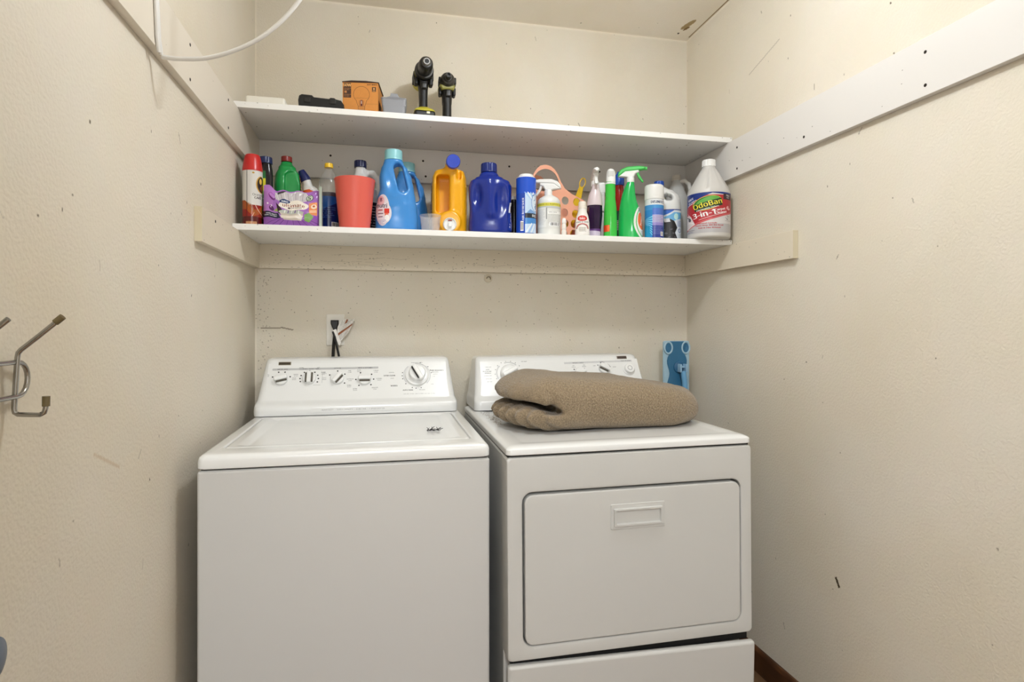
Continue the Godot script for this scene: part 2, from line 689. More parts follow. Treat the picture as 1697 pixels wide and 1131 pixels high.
func room() -> void:
	var cream := rgb(226, 217, 200)
	var dk := Color(0.27, 0.22, 0.15)
	var back := plaster(cream, 800, 1120, 11, 120, W, H, func(a: Art, kx: float, ky: float):
		# grime and cobweb strands under the ledger board and behind the machines
		rng.seed = 21
		for i in 420:
			var x := rng.randf() * W; var y := rng.randfn(1.38, 0.16)
			if y > 1.0 and y < 1.7:
				var s := rng.randf_range(0.4, 0.75)
				a.oval(x * kx, (H - y) * ky, s, s, cream.lerp(dk, rng.randf_range(0.2, 0.75)))
		a.line(0.02 * kx, (H - 1.205) * ky, 0.09 * kx, (H - 1.205) * ky, 1.5, cream.lerp(dk, 0.45))
		a.line(0.09 * kx, (H - 1.208) * ky, 0.135 * kx, (H - 1.198) * ky, 2.0, cream.lerp(dk, 0.5))
		for i in 60:
			var y2 := 1.05 + 0.35 * rng.randf()
			a.oval((0.01 + 0.05 * rng.randf()) * kx, (H - y2) * ky, 0.8, 0.8, cream.lerp(dk, 0.4)))
	peel(back, 0.22)
	struct("wall_back", wall_mesh(Vector3(0, 0, 0), Vector3(W, 0, 0), Vector3(0, H, 0), Vector3(0, 0, -0.12)), back)
	var left := plaster(cream, 1024, 900, 12, 110, D, H, func(a: Art, kx: float, ky: float):
		a.line((D - 1.25) * kx, (H - 1.0) * ky, (D - 1.15) * kx, (H - 0.955) * ky, 2.0, cream.lerp(Color(0.72, 0.6, 0.45), 0.35)))
	peel(left, 0.22)
	struct("wall_left", wall_mesh(Vector3(0, 0, D), Vector3(0, 0, -D), Vector3(0, H, 0), Vector3(-0.12, 0, 0)), left)
	var right := plaster(cream, 1024, 900, 13, 110, D, H, func(a: Art, kx: float, ky: float):
		a.line(0.87 * kx, (H - 0.48) * ky, 0.884 * kx, (H - 0.455) * ky, 3.0, dk)
		a.line(0.45 * kx, (H - 2.12) * ky, 0.62 * kx, (H - 2.17) * ky, 1.2, cream.lerp(dk, 0.25)))
	peel(right, 0.22)
	struct("wall_right", wall_mesh(Vector3(W, 0, 0), Vector3(0, 0, D), Vector3(0, H, 0), Vector3(0.12, 0, 0)), right)
	var ceil_m := plaster(rgb(240, 232, 218), 700, 700, 14, 60, W, D, func(a: Art, kx: float, ky: float):
		# the water stain and the crack in the far right corner
		var p := Vector2(1.695 * kx, 0.13 * ky)
		a.oval(p.x, p.y, 0.012 * kx, 0.045 * ky, Color(0.66, 0.58, 0.42), -0.35)
		a.oval(p.x + 3, p.y - 9, 0.006 * kx, 0.02 * ky, Color(0.48, 0.38, 0.24), -0.4)
		a.oval(1.69 * kx, 0.055 * ky, 1.6, 1.6, Color(0.1, 0.08, 0.05))
		a.line(1.752 * kx, 0.03 * ky, 1.752 * kx, 0.4 * ky, 2.0, Color(0.55, 0.47, 0.34)))
	peel(ceil_m, 0.22)
	# the ceiling's picture runs from the back wall forwards
	var cm := MB.new()
	cm.quad(Vector3(0, H, 0), Vector3(W, H, 0), Vector3(W, H, D), Vector3(0, H, D), Vector2(0, 0), Vector2(1, 0), Vector2(1, 1), Vector2(0, 1))
	cm.box(Vector3(W / 2, H + 0.07, D / 2), Vector3(W + 0.24, 0.12, D + 0.24))
	struct("ceiling", cm, ceil_m)
	# front wall with the doorway the picture is taken from, widened to let the added lamp in; hallway beyond unseen
	var plain := mat(rgb(225, 217, 203), 0.65)
	var hm := mat(rgb(236, 233, 228), 0.65)
	var fw := MB.new()
	for b in [[-0.12, 0.03, 0.0, H], [1.15, W + 0.12, 0.0, H], [0.03, 1.15, 2.05, H]]:
		fw.box(Vector3((b[0] + b[1]) / 2, (b[2] + b[3]) / 2, D + 0.06), Vector3(b[1] - b[0], b[3] - b[2], 0.12))
	struct("wall_front", fw, plain)
	for b in [["wall_hall_left", -0.86, 1.225, 3.55, 0.12, 2.45, 1.95], ["wall_hall_right", 2.46, 1.225, 3.55, 0.12, 2.45, 1.95], ["wall_hall_back", 0.8, 1.225, 4.56, 3.44, 2.45, 0.12]]:
		var q := MB.new()
		q.box(Vector3(b[1], b[2], b[3]), Vector3(b[4], b[5], b[6]))
		struct(b[0], q, hm)
	var hs := MB.new()
	hs.box(Vector3(-0.46, 1.225, D + 0.06), Vector3(0.68, 2.45, 0.12))
	hs.box(Vector3(2.2, 1.225, D + 0.06), Vector3(0.64, 2.45, 0.12))
	struct("wall_hall_front", hs, hm)
	hs = MB.new()
	hs.box(Vector3(0.8, H + 0.07, 3.63), Vector3(3.44, 0.12, 2.0))
	struct("ceiling_hall", hs, hm)
	hs = MB.new()
	hs.box(Vector3(0.8, -0.06, 3.63), Vector3(3.44, 0.12, 2.0))
	struct("floor_hall", hs, mat(rgb(176, 150, 120), 0.5))
	# brown vinyl floor
	var fm := StandardMaterial3D.new()
	fm.resource_name = "brown vinyl"
	var fa := Art.new(256, 256, Color(0.5, 0.38, 0.28))
	for i in 90:
		var c := Color(0.5, 0.38, 0.28).lerp(Color(0.6, 0.47, 0.34) if i % 2 else Color(0.34, 0.24, 0.17), rng.randf() * 0.6)
		fa.line(rng.randf() * 256, rng.randf() * 256, rng.randf() * 256, rng.randf() * 256, 2.0, c)
	fm.albedo_texture = fa.tex(); fm.roughness = 0.4
	var mb := MB.new()
	mb.box(Vector3(W / 2, -0.06, D / 2), Vector3(W + 0.24, 0.12, D + 0.24))
	struct("floor", mb, fm)
	# dark brown wooden baseboards
	var wood := StandardMaterial3D.new()
	wood.resource_name = "brown wood"
	var wa := Art.new(512, 64, Color(0.36, 0.22, 0.12))
	for i in 120:
		var y := rng.randf() * 64
		wa.line(0, y, 512, y + rng.randf_range(-4, 4), 1.0, Color(0.36, 0.22, 0.12).lerp(Color(0.2, 0.11, 0.06) if i % 3 else Color(0.46, 0.3, 0.17), rng.randf()))
	wood.albedo_texture = wa.tex(); wood.roughness = 0.4
	var prof := [Vector2(0, 0), Vector2(0.013, 0), Vector2(0.0135, 0.062), Vector2(0.011, 0.074), Vector2(0.006, 0.0805), Vector2(0, 0.0825)]
	for s in [["baseboard_right", Vector3(W, 0, 0), Vector3(W, 0, D), Vector3(-1, 0, 0)], ["baseboard_left", Vector3(0, 0, 0), Vector3(0, 0, D), Vector3(1, 0, 0)], ["baseboard_back", Vector3(0.014, 0, 0), Vector3(W - 0.014, 0, 0), Vector3(0, 0, 1)]]:
		mb = MB.new()
		var rows := []
		for e in [s[1], s[2]]:
			var r := PackedVector3Array()
			for q in prof:
				r.append(e + s[3] * q.x + Vector3(0, q.y, 0))
			rows.append(r)
		if s[0] != "baseboard_right" :
			rows.reverse()
		if s[0] == "baseboard_back":
			rows.reverse()
		mb.loft(rows, true, true, true)
		struct(s[0], mb, wood, 30.0)

func chip_art(w: int, h: int, tint: Color, n: int, seed_: int) -> Art:
	var a := Art.new(w, h, tint)
	rng.seed = seed_
	for i in n:
		var s := rng.randf_range(0.4, 1.0)
		a.oval(rng.randf() * w, rng.randf() * h, s * rng.randf_range(0.8, 1.6), s, tint.lerp(Color(0.2, 0.17, 0.12), rng.randf_range(0.3, 0.9)))
	return a

func boards_and_shelves() -> void:
	# white boards screwed round the walls carry two shelves
	var white := rgb(228, 224, 219)
	var cream := rgb(229, 218, 198)
	var bm := printed(chip_art(1024, 96, white, 22, 31), 0.45)
	var cm := printed(chip_art(512, 64, cream, 30, 32), 0.5)
	var end_m := mat(rgb(210, 199, 172), 0.6)
	var dark := mat(Color(0.16, 0.13, 0.1), 0.4, 0.6)
	var y1 := S2 - 0.0205
	var side := func(called: String, x0: float, z0: float, z1: float, ya: float, yb: float, m: Material):
		# a board lying on a side wall, its face towards the room
		var mb := MB.new()
		mb.rbox(Vector3(x0, (ya + yb) / 2, (z0 + z1) / 2), Vector3(T, yb - ya, z1 - z0), 0.0012, 1)
		for i in mb.p.size():
			mb.t[i] = Vector2((mb.p[i].z - z0) / (z1 - z0), (yb - mb.p[i].y) / (yb - ya))
		return struct(called, mb, m)
	var lm := printed(chip_art(1024, 96, rgb(229, 220, 205), 22, 33), 0.45)
	var tl = side.call("trim_1", T / 2, T, D - 0.002, 1.7814, y1, lm)
	var tr = side.call("trim_2", W - T / 2, T, D - 0.002, 1.7656, y1, bm)
	var ll = side.call("trim_3", T / 2, T, 0.719, 1.4283, S2 - S2 + S1 - 0.0198, cm)
	var lr = side.call("trim_4", W - T / 2, T, 0.7092, 1.4283, S1 - 0.0198, cm)
	var mbk := MB.new()
	mbk.rbox(Vector3(W / 2, (1.774 + y1) / 2, T / 2), Vector3(W, y1 - 1.774, T), 0.0012, 1)
	for i in mbk.p.size():
		mbk.t[i] = Vector2(mbk.p[i].x / W, (y1 - mbk.p[i].y) / (y1 - 1.774))
	var tb := struct("trim_5", mbk, bm)
	mbk = MB.new()
	mbk.rbox(Vector3(W / 2, (1.4283 + S1 - 0.0198) / 2, T / 2), Vector3(W, S1 - 0.0198 - 1.4283, T), 0.0012, 1)
	var ga := Art.new(700, 64, cream)
	rng.seed = 41
	for i in 260:
		ga.oval(rng.randf() * 700, 64.0 * sqrt(rng.randf()), 0.9, 0.7, cream.lerp(Color(0.25, 0.2, 0.14), rng.randf_range(0.2, 0.7)))
	for i in 7:
		var x := rng.randf() * 640
		var y := rng.randf() * 60
		for k in 6:
			var y3 := y + rng.randf_range(-4, 4)
			ga.line(x, y, x + 14, y3, 0.8, cream.lerp(Color(0.3, 0.25, 0.2), 0.22))
			x += 13; y = y3
	for i in mbk.p.size():
		mbk.t[i] = Vector2(mbk.p[i].x / W, (S1 - 0.0198 - mbk.p[i].y) / (S1 - 0.0198 - 1.4283))
	struct("trim_6", mbk, printed(ga, 0.5))
	# raw board ends show at the front of the two lower side boards
	for e in [[ll, T / 2, 0.7195], [lr, W - T / 2, 0.7097]]:
		var em := MB.new()
		em.rbox(Vector3(e[1], (1.4283 + S1 - 0.0198) / 2, e[2]), Vector3(T - 0.001, S1 - 0.0198 - 1.4283 - 0.001, 0.0012), 0.0004, 1)
		obj("board_end", em, end_m, e[0])
	var screw := func(parent: Node3D, q: Vector3, n: Vector3):
		var sm := MB.new()
		sm.lathe([Vector2(0, -0.001), Vector2(0.0042, -0.0008), Vector2(0.0042, 0.0004), Vector2(0.003, 0.0009), Vector2(0.0012, 0.0003), Vector2(0, 0.0003)], 12)
		sm.move(Transform3D(Basis(Quaternion(Vector3.UP, n)), q))
		obj("screw", sm, dark, parent)
	for z in [0.405, 0.76, 1.18]:
		screw.call(tr, Vector3(W - T, 1.795 + 0.005 * sin(z * 9), z), Vector3(-1, 0, 0))
		if z < 0.5 or z > 1.1:
			screw.call(tr, Vector3(W - T, 1.87, z), Vector3(-1, 0, 0))
	for q in [[1.885, 0.463], [1.802, 0.463], [1.885, 0.815], [1.802, 0.815], [1.80, 1.3]]:
		screw.call(tl, Vector3(T, q[0], q[1]), Vector3(1, 0, 0))
	for q in [[0.272, 1.86], [0.62, 1.86], [0.63, 1.80], [0.965, 1.858], [1.35, 1.858]]:
		screw.call(tb, Vector3(q[0], q[1], T), Vector3(0, 0, 1))
	screw.call(ll, Vector3(T, 1.5, 0.6), Vector3(1, 0, 0))
	# the two shelves
	var sw := printed(chip_art(1024, 128, rgb(246, 245, 242), 130, 51), 0.4)
	for s in [["upper white board shelf under the cordless drills, spanning the alcove", S2, 0.349], ["lower white board shelf crowded with cleaning bottles, spanning the alcove", S1, 0.3473]]:
		var th := thing("shelf", s[0], "shelf", Vector3(W / 2, s[1] - 0.0198, 0))
		var mb := MB.new()
		mb.rbox(Vector3(0, 0.0099, s[2] / 2), Vector3(W - 0.003, 0.0196, s[2] - 0.0015), 0.0015, 1)
		for i in mb.p.size():
			mb.t[i] = Vector2(mb.p[i].x / W + 0.5, mb.p[i].z / s[2] * 0.8 + mb.p[i].y * 6.0)
		obj("board", mb, sw, th)

func wall_things() -> void:
	# outlet with plug, cord and tag
	var t := thing("wall_outlet", "cream wall outlet plate behind the washing machine console", "outlet", Vector3(0.2887, 1.138, 0.0))
	var ivory := mat(rgb(238, 233, 222), 0.4)
	var mb := MB.new()
	mb.prism(rrect(-0.0335, 0.0335, 0.0, 0.1204, 0.004), 0.0003, 0.0055, 0.0022)
	obj("cover_plate", mb, ivory, t, 30.0)
	for y in [0.0405, 0.08]:
		mb = MB.new()
		mb.prism(rrect(-0.0165, 0.0165, y - 0.0145, y + 0.0145, 0.009), 0.0052, 0.0068, 0.0005)
		obj("socket", mb, ivory, t, 30.0)
	mb = MB.new()
	mb.lathe([Vector2(0, 0.0052), Vector2(0.0035, 0.0056), Vector2(0, 0.0068)], 10)
	mb.move(Transform3D(Basis(Quaternion(Vector3.UP, Vector3(0, 0, 1))), Vector3(0, 0.0602, 0)))
	obj("plate_screw", mb, mat(rgb(150, 145, 135), 0.3, 0.8), t)
	var black := mat(Color(0.045, 0.04, 0.04), 0.45)
	t = thing("power_cord", "black power plug and cords running down behind the washing machine", "power cord", Vector3(0.286, 0.9, 0.007))
	mb = MB.new()
	mb.prism(PackedVector2Array([Vector2(-0.0125, 0.335), Vector2(0.0155, 0.335), Vector2(0.0155, 0.319), Vector2(0.009, 0.297), Vector2(-0.003, 0.297), Vector2(-0.0125, 0.322)]), 0.0, 0.03, 0.004)
	obj("plug", mb, black, t, 30.0)
	mb = MB.new()
	var p1 := []
	for i in 14:
		var f := i / 13.0
		p1.append(Vector3(0.003 - 0.012 * sin(f * 3.0) * 0.8 + 0.006 * f, 0.3 - 0.29 * f, 0.018 + 0.018 * sin(f * 3.0)))
	mb.tube(p1, 0.0085, 10, true, 0.7)
	obj("cord", mb, black, t)
	mb = MB.new()
	p1 = []
	for i in 14:
		var f := i / 13.0
		p1.append(Vector3(-0.004 + 0.055 * pow(f, 0.8), 0.292 - 0.28 * f, 0.03 + 0.012 * sin(f * 3.0)))
	mb.tube(p1, 0.0042, 8)
	obj("cord", mb, black, t)
	# the crumpled paper warning tag and its white band
	var a := Art.new(128, 128, rgb(232, 228, 220))
	a.lines(8, 8, 112, 12, 9, 2.2, Color(0.25, 0.22, 0.2))
	a.rect(0, 46, 128, 20, rgb(150, 92, 60))
	var pm := printed(a, 0.7)
	pm.cull_mode = BaseMaterial3D.CULL_DISABLED
	t = thing("paper_tag", "crumpled white paper warning tag with a brown stripe on the cord", "tag", Vector3(0.31, 1.15, 0.0))
	mb = MB.new()
	var g := func(u: float, v: float) -> Vector3:
		var q := Vector3(-0.012, 0.055, 0.036).lerp(Vector3(0.052, 0.092, 0.03), u).lerp(Vector3(-0.004, 0.0, 0.036).lerp(Vector3(0.03, 0.04, 0.034), u), v)
		return q + Vector3(0, 0, 0.006 * sin(u * 5.0 + v * 4.0))
	var fr := []
	var bk := []
	for i in 7:
		var r := PackedVector3Array()
		for j in 9:
			r.append(g.call(j / 8.0, 1.0 - i / 6.0))
		fr.append(r)
	mb.loft(fr, false)
	for r in fr:
		var q2 := PackedVector3Array()
		for v in r:
			q2.append(v - Vector3(0, 0, 0.0004))
		q2.reverse()
		bk.append(q2)
	mb.loft(bk, false)
	obj("sheet", mb, pm, t, 60.0)
	mb = MB.new()
	mb.quad(Vector3(-0.012, 0.056, 0.037), Vector3(0.0, 0.088, 0.022), Vector3(0.042, 0.088, 0.021), Vector3(0.05, 0.092, 0.03))
	mb.quad(Vector3(-0.008, 0.056, 0.0365), Vector3(0.05, 0.0915, 0.0295), Vector3(0.042, 0.0875, 0.0205), Vector3(0.0, 0.0875, 0.0215))
	obj("fold", mb, pm, t, 60.0)
	mb = MB.new()
	mb.prism(PackedVector2Array([Vector2(-0.029, 0.047), Vector2(-0.016, 0.052), Vector2(0.002, 0.0), Vector2(-0.003, -0.012), Vector2(-0.008, -0.008)]), 0.038, 0.0395, 0.0005)
	obj("band", mb, mat(rgb(235, 231, 224), 0.6), t)
	# little round hook plate under the ledger board
	t = thing("cup_hook", "small round white hook plate on the back wall under the ledger board", "hook", Vector3(0.8818, 1.389, 0.0))
	mb = MB.new()
	mb.lathe([Vector2(0.017, 0.0002), Vector2(0.0172, 0.002), Vector2(0.0155, 0.0042), Vector2(0.0125, 0.0036), Vector2(0.0105, 0.0015), Vector2(0.006, 0.001), Vector2(0, 0.001)], 28)
	mb.move(Transform3D(Basis(Quaternion(Vector3.UP, Vector3(0, 0, 1))), Vector3(0, 0.016, 0)))
	obj("plate", mb, mat(rgb(218, 207, 184), 0.45), t)
	mb = MB.new()
	var arc := []
	for i in 10:
		var aa := PI * 1.05 - PI * 1.25 * i / 9.0
		arc.append(Vector3(0.001 + 0.0075 * cos(aa), 0.016 + 0.007 * sin(aa), 0.004 + 0.003 * sin(PI * i / 9.0)))
	mb.tube(arc, 0.0017, 8)
	obj("hook", mb, mat(rgb(120, 108, 86), 0.4, 0.5), t)
	# chrome wire hook rack on the left wall
	var chrome := mat(rgb(172, 170, 166), 0.16, 1.0)
	var smoke := mat(rgb(96, 82, 52), 0.25)
	t = thing("coat_hook", "chrome wire coat hook rack with brown tip caps on the left wall", "coat hook", Vector3(0.0, 1.09, 1.485))
	mb = MB.new()
	var rail := [Vector3(0.012, 0.0765, 0.4), Vector3(0.012, 0.0765, 0.2), Vector3(0.012, 0.0765, 0.0)]
	for i in 11:
		var aa := PI / 2 - PI * i / 10.0
		rail.append(Vector3(0.012, 0.0545 + 0.022 * sin(aa), -0.006 - 0.021 * cos(aa)))
	rail += [Vector3(0.012, 0.0325, 0.0), Vector3(0.012, 0.0325, 0.2), Vector3(0.012, 0.0325, 0.4)]
	mb.tube(rail, 0.0032, 10)
	obj("rail", mb, chrome, t, 60.0)
	for dz in [0.0, 0.105]:
		mb = MB.new()
		mb.tube([Vector3(0.0612, 0.131, dz), Vector3(0.04, 0.1115, dz), Vector3(0.0185, 0.0925, dz), Vector3(0.0155, 0.0885, dz), Vector3(0.0145, 0.083, dz), Vector3(0.0125, 0.05, dz), Vector3(0.0108, 0.018, dz), Vector3(0.0115, 0.0125, dz), Vector3(0.0155, 0.0098, dz), Vector3(0.028, 0.009, dz), Vector3(0.0395, 0.0085, dz), Vector3(0.0445, 0.0115, dz), Vector3(0.046, 0.017, dz), Vector3(0.0465, 0.022, dz)], 0.0031, 10)
		obj("hook", mb, chrome, t, 60.0)
		for e in ([[Vector3(0.057, 0.1275, dz), Vector3(0.0655, 0.1352, dz)]] if dz == 0.0 else []) + [[Vector3(0.0465, 0.0195, dz), Vector3(0.0467, 0.0325, dz)]]:
			mb = MB.new()
			var d: Vector3 = e[1] - e[0]
			mb.tube([e[0], e[0] + d * 0.05, e[0] + d * 0.93, e[1]], 0.0044, 12)
			obj("tip_cap", mb, smoke, t, 50.0)
	# curved white closet rod bracket, top left
	var coat := mat(rgb(232, 230, 226), 0.35)
	t = thing("rod_bracket", "curved white metal closet rod bracket on the left upper board", "bracket", Vector3(T, 1.77, 1.01))
	mb = MB.new()
	var c1 := [Vector3(0.004, 0.0, 0.0), Vector3(0.012, -0.001, 0.0)]
	for q in [[0.0398, -0.0012], [0.0861, 0.0045], [0.133, 0.0217], [0.1807, 0.0482], [0.217, 0.0778], [0.2476, 0.1109], [0.2748, 0.1492], [0.296, 0.19], [0.31, 0.235], [0.315, 0.28]]:
		c1.append(Vector3(q[0], q[1], 0))
	var sm := []
	for i in c1.size() - 1:
		for k in 4:
			var pm0: Vector3 = c1[maxi(i - 1, 0)]; var pm3: Vector3 = c1[mini(i + 2, c1.size() - 1)]
			sm.append(c1[i].cubic_interpolate(c1[i + 1], pm0, pm3, k / 4.0))
	sm.append(c1[-1])
	mb.tube(sm, 0.0045, 10)
	obj("arm", mb, coat, t, 60.0)
	mb = MB.new()
	mb.tube([Vector3(0.004, 0.002, 0.004), Vector3(0.004, 0.03, 0.016), Vector3(0.004, 0.12, 0.028), Vector3(0.004, 0.34, 0.03)], 0.004, 10)
	mb.tube([Vector3(0.004, 0.002, 0.016), Vector3(0.004, 0.03, 0.026), Vector3(0.004, 0.12, 0.036), Vector3(0.004, 0.34, 0.038)], 0.004, 10)
	obj("stem", mb, coat, t, 60.0)
	# blue mop head leaning upside down in the corner
	var tilt := -0.03
	t = thing("flat_mop", "blue flat mop standing head up in the corner behind the dryer", "mop", Vector3(1.64, 0.0, 0.14), tilt)
	var blue := mat(rgb(46, 104, 140), 0.4)
	var pale := mat(rgb(160, 190, 205), 0.35)
	mb = MB.new()
	mb.prism(rrect(-0.057, 0.057, 0.885, 1.152, 0.008), -0.018, -0.005, 0.004)
	obj("edge_plate", mb, pale, t, 30.0)
	mb = MB.new()
	var waist := PackedVector2Array()
	for s in [1, -1]:
		for i in 21:
			var f := i / 20.0 if s > 0 else 1.0 - i / 20.0
			var y := 0.888 + 0.262 * f
			var hw := 0.046 - 0.014 * exp(-pow((f - 0.5) / 0.13, 2)) - 0.018 * exp(-pow((f - 0.86) / 0.1, 2)) - 0.018 * exp(-pow((f - 0.14) / 0.1, 2))
			waist.append(Vector2(s * hw, y))
	mb.prism(waist, -0.006, 0.0, 0.002)
	obj("face", mb, blue, t, 30.0)
	for x in [-0.038, 0.038]:
		mb = MB.new()
		mb.lathe([Vector2(0.0165, 0), Vector2(0.0165, 0.003), Vector2(0.0135, 0.005), Vector2(0.004, 0.0035), Vector2(0, 0.0015)], 22, Vector3.ZERO, 0.85, 1.25)
		mb.move(Transform3D(Basis(Vector3(1, 0, 0), Vector3(0, 0, 1), Vector3(0, -1, 0)), Vector3(x, 1.124, -0.005)))
		var gr := obj("cloth_gripper", mb, blue, t)
		mb = MB.new()
		var rim := []
		for i in 25:
			rim.append(Vector3(x + 0.0165 * cos(TAU * i / 24), 1.124 + 0.0235 * sin(TAU * i / 24), -0.002))
		mb.tube(rim, 0.0042, 8, false)
		obj("gripper_rim", mb, pale, gr)
	mb = MB.new()
	mb.lathe([Vector2(0.026, 0), Vector2(0.024, 0.006), Vector2(0.016, 0.009), Vector2(0, 0.01)], 24)
	mb.move(Transform3D(Basis(Quaternion(Vector3.UP, Vector3(0, 0, 1))), Vector3(0.009, 1.045, -0.002)))
	obj("pivot", mb, mat(rgb(36, 92, 130), 0.4), t)
	mb = MB.new()
	mb.rbox(Vector3(0.002, 1.042, 0.018), Vector3(0.008, 0.034, 0.03), 0.003)
	mb.rbox(Vector3(0.026, 1.042, 0.018), Vector3(0.008, 0.034, 0.03), 0.003)
	mb.rbox(Vector3(0.014, 1.047, 0.018), Vector3(0.03, 0.009, 0.012), 0.003)
	obj("joint", mb, mat(rgb(150, 185, 210), 0.35), t)
	mb = MB.new()
	mb.tube([Vector3(0.014, 1.03, 0.024), Vector3(0.018, 0.98, 0.03), Vector3(0.03, 0.5, 0.045), Vector3(0.04, 0.012, 0.06)], 0.011, 14)
	obj("handle", mb, mat(rgb(104, 160, 200), 0.35), t)
	# the open door, just outside the picture on the left; its knob reaches into the frame
	var dm := MB.new()
	dm.rbox(Vector3(0.045, 1.02, 2.03), Vector3(0.036, 2.02, 0.8), 0.003, 1)
	var door := struct("door_1", dm, mat(rgb(228, 222, 210), 0.4))
	mb = MB.new()
	mb.lathe([Vector2(0.028, 0.0), Vector2(0.029, 0.003), Vector2(0.024, 0.006), Vector2(0.0115, 0.008), Vector2(0.011, 0.012), Vector2(0.018, 0.015), Vector2(0.0235, 0.02), Vector2(0.0248, 0.026), Vector2(0.022, 0.032), Vector2(0.012, 0.036), Vector2(0, 0.037)], 32)
	mb.move(Transform3D(Basis(Quaternion(Vector3.UP, Vector3(1, 0, 0))), Vector3(0.0605, 0.8785, 1.672)))
	obj("door_knob", mb, mat(rgb(112, 122, 136), 0.3, 0.8), door)

# ---------------------------------------------------------------- the two machines
func enamel() -> StandardMaterial3D:
	var m := mat(rgb(233, 233, 231), 0.22, 0.0, "enamel")
	m.clearcoat_enabled = true
	m.clearcoat = 0.3
	m.clearcoat_roughness = 0.12
	return m

func console_face(called: String, th: Node3D, x0: float, x1: float, a: Art, z_shift: float) -> void:
	# the printed sheet on the sloping front of a console
	var mb := MB.new()
	var lo := Vector3(0, 0.9625, 0.2742 + z_shift); var hi := Vector3(0, 1.083, 0.2012 + z_shift)
	var n := (hi - lo).cross(Vector3.RIGHT).normalized() * -1.0
	if n.z < 0:
		n = -n
	lo += n * 0.0009; hi += n * 0.0009
	mb.quad(lo + Vector3(x0, 0, 0), lo + Vector3(x1, 0, 0), hi + Vector3(x1, 0, 0), hi + Vector3(x0, 0, 0))
	var m := printed(a, 0.22)
	obj(called, mb, m, th)

func console(th: Node3D, hx0: float, hx1: float, zs: float) -> void:
	var mb := MB.new()
	var rows := []
	for q in [[0.9165, 0.0, 0.298, 0.06], [0.93, -0.0005, 0.3, 0.06], [0.943, 0.0, 0.299, 0.06], [0.951, 0.001, 0.294, 0.06], [0.957, 0.003, 0.284, 0.06], [0.9615, 0.0045, 0.2765, 0.06], [0.968, 0.006, 0.2712, 0.06], [1.0, 0.01, 0.2518, 0.062], [1.04, 0.0145, 0.2275, 0.065], [1.075, 0.0185, 0.2063, 0.068], [1.088, 0.0205, 0.198, 0.07], [1.0945, 0.0235, 0.191, 0.074], [1.099, 0.029, 0.181, 0.082], [1.1005, 0.036, 0.171, 0.092]]:
		rows.append(ring_xz(hx0 + q[1], hx1 - q[1], q[3] + zs, q[2] + zs, q[0], 0.024 if q[0] < 1.09 else 0.02, 6))
	mb.loft(rows, true, true, true)
	obj("console", mb, enamel(), th, 50.0)

func on_face(x: float, s: float, zs: float) -> Transform3D:
	# a frame on the console's sloping face: y along its normal, s metres up from its lower edge
	var up := Vector3(0, 0.1230, -0.0745).normalized()
	var n := Vector3.RIGHT.cross(up)
	return Transform3D(Basis(Vector3.RIGHT, n, -up), Vector3(x, 0.962, 0.2745 + zs) + up * s + n * 0.0012)

func knob(th: Node3D, fr: Transform3D, r: float, turn: float, wide: bool) -> void:
	var mb := MB.new()
	mb.lathe([Vector2(r, 0), Vector2(r, r * 0.32), Vector2(r * 0.94, r * 0.42), Vector2(r * 0.8, r * 0.46), Vector2(0, r * 0.46)], 30)
	mb.move(fr)
	var k := obj("knob", mb, mat(rgb(232, 232, 230), 0.3), th)
	var rot := fr * Transform3D(Basis(Vector3.UP, turn), Vector3.ZERO)
	mb = MB.new()
	mb.rbox(Vector3(0, r * 0.62, 0), Vector3(r * 1.9, r * 0.55, r * 0.62), r * 0.16)
	mb.move(rot)
	obj("grip", mb, mat(rgb(236, 236, 234), 0.3), k)
	mb = MB.new()
	mb.rbox(Vector3(0, r * 0.5, r * 0.42), Vector3(r * 1.6, r * 0.22, r * 0.3), r * 0.09)
	if wide:
		mb.rbox(Vector3(0, r * 0.5, -r * 0.42), Vector3(r * 1.6, r * 0.22, r * 0.3), r * 0.09)
	mb.move(rot)
	obj("grip_recess", mb, mat(rgb(84, 78, 66), 0.5), k)

func small_print(a: Art, x: float, y: float, l1: String, l2: String, s := 6.5) -> void:
	a.text(l1, x, y, s, rgb(70, 70, 70))
	if l2:
		a.text(l2, x, y + s * 1.7, s, rgb(120, 120, 120))

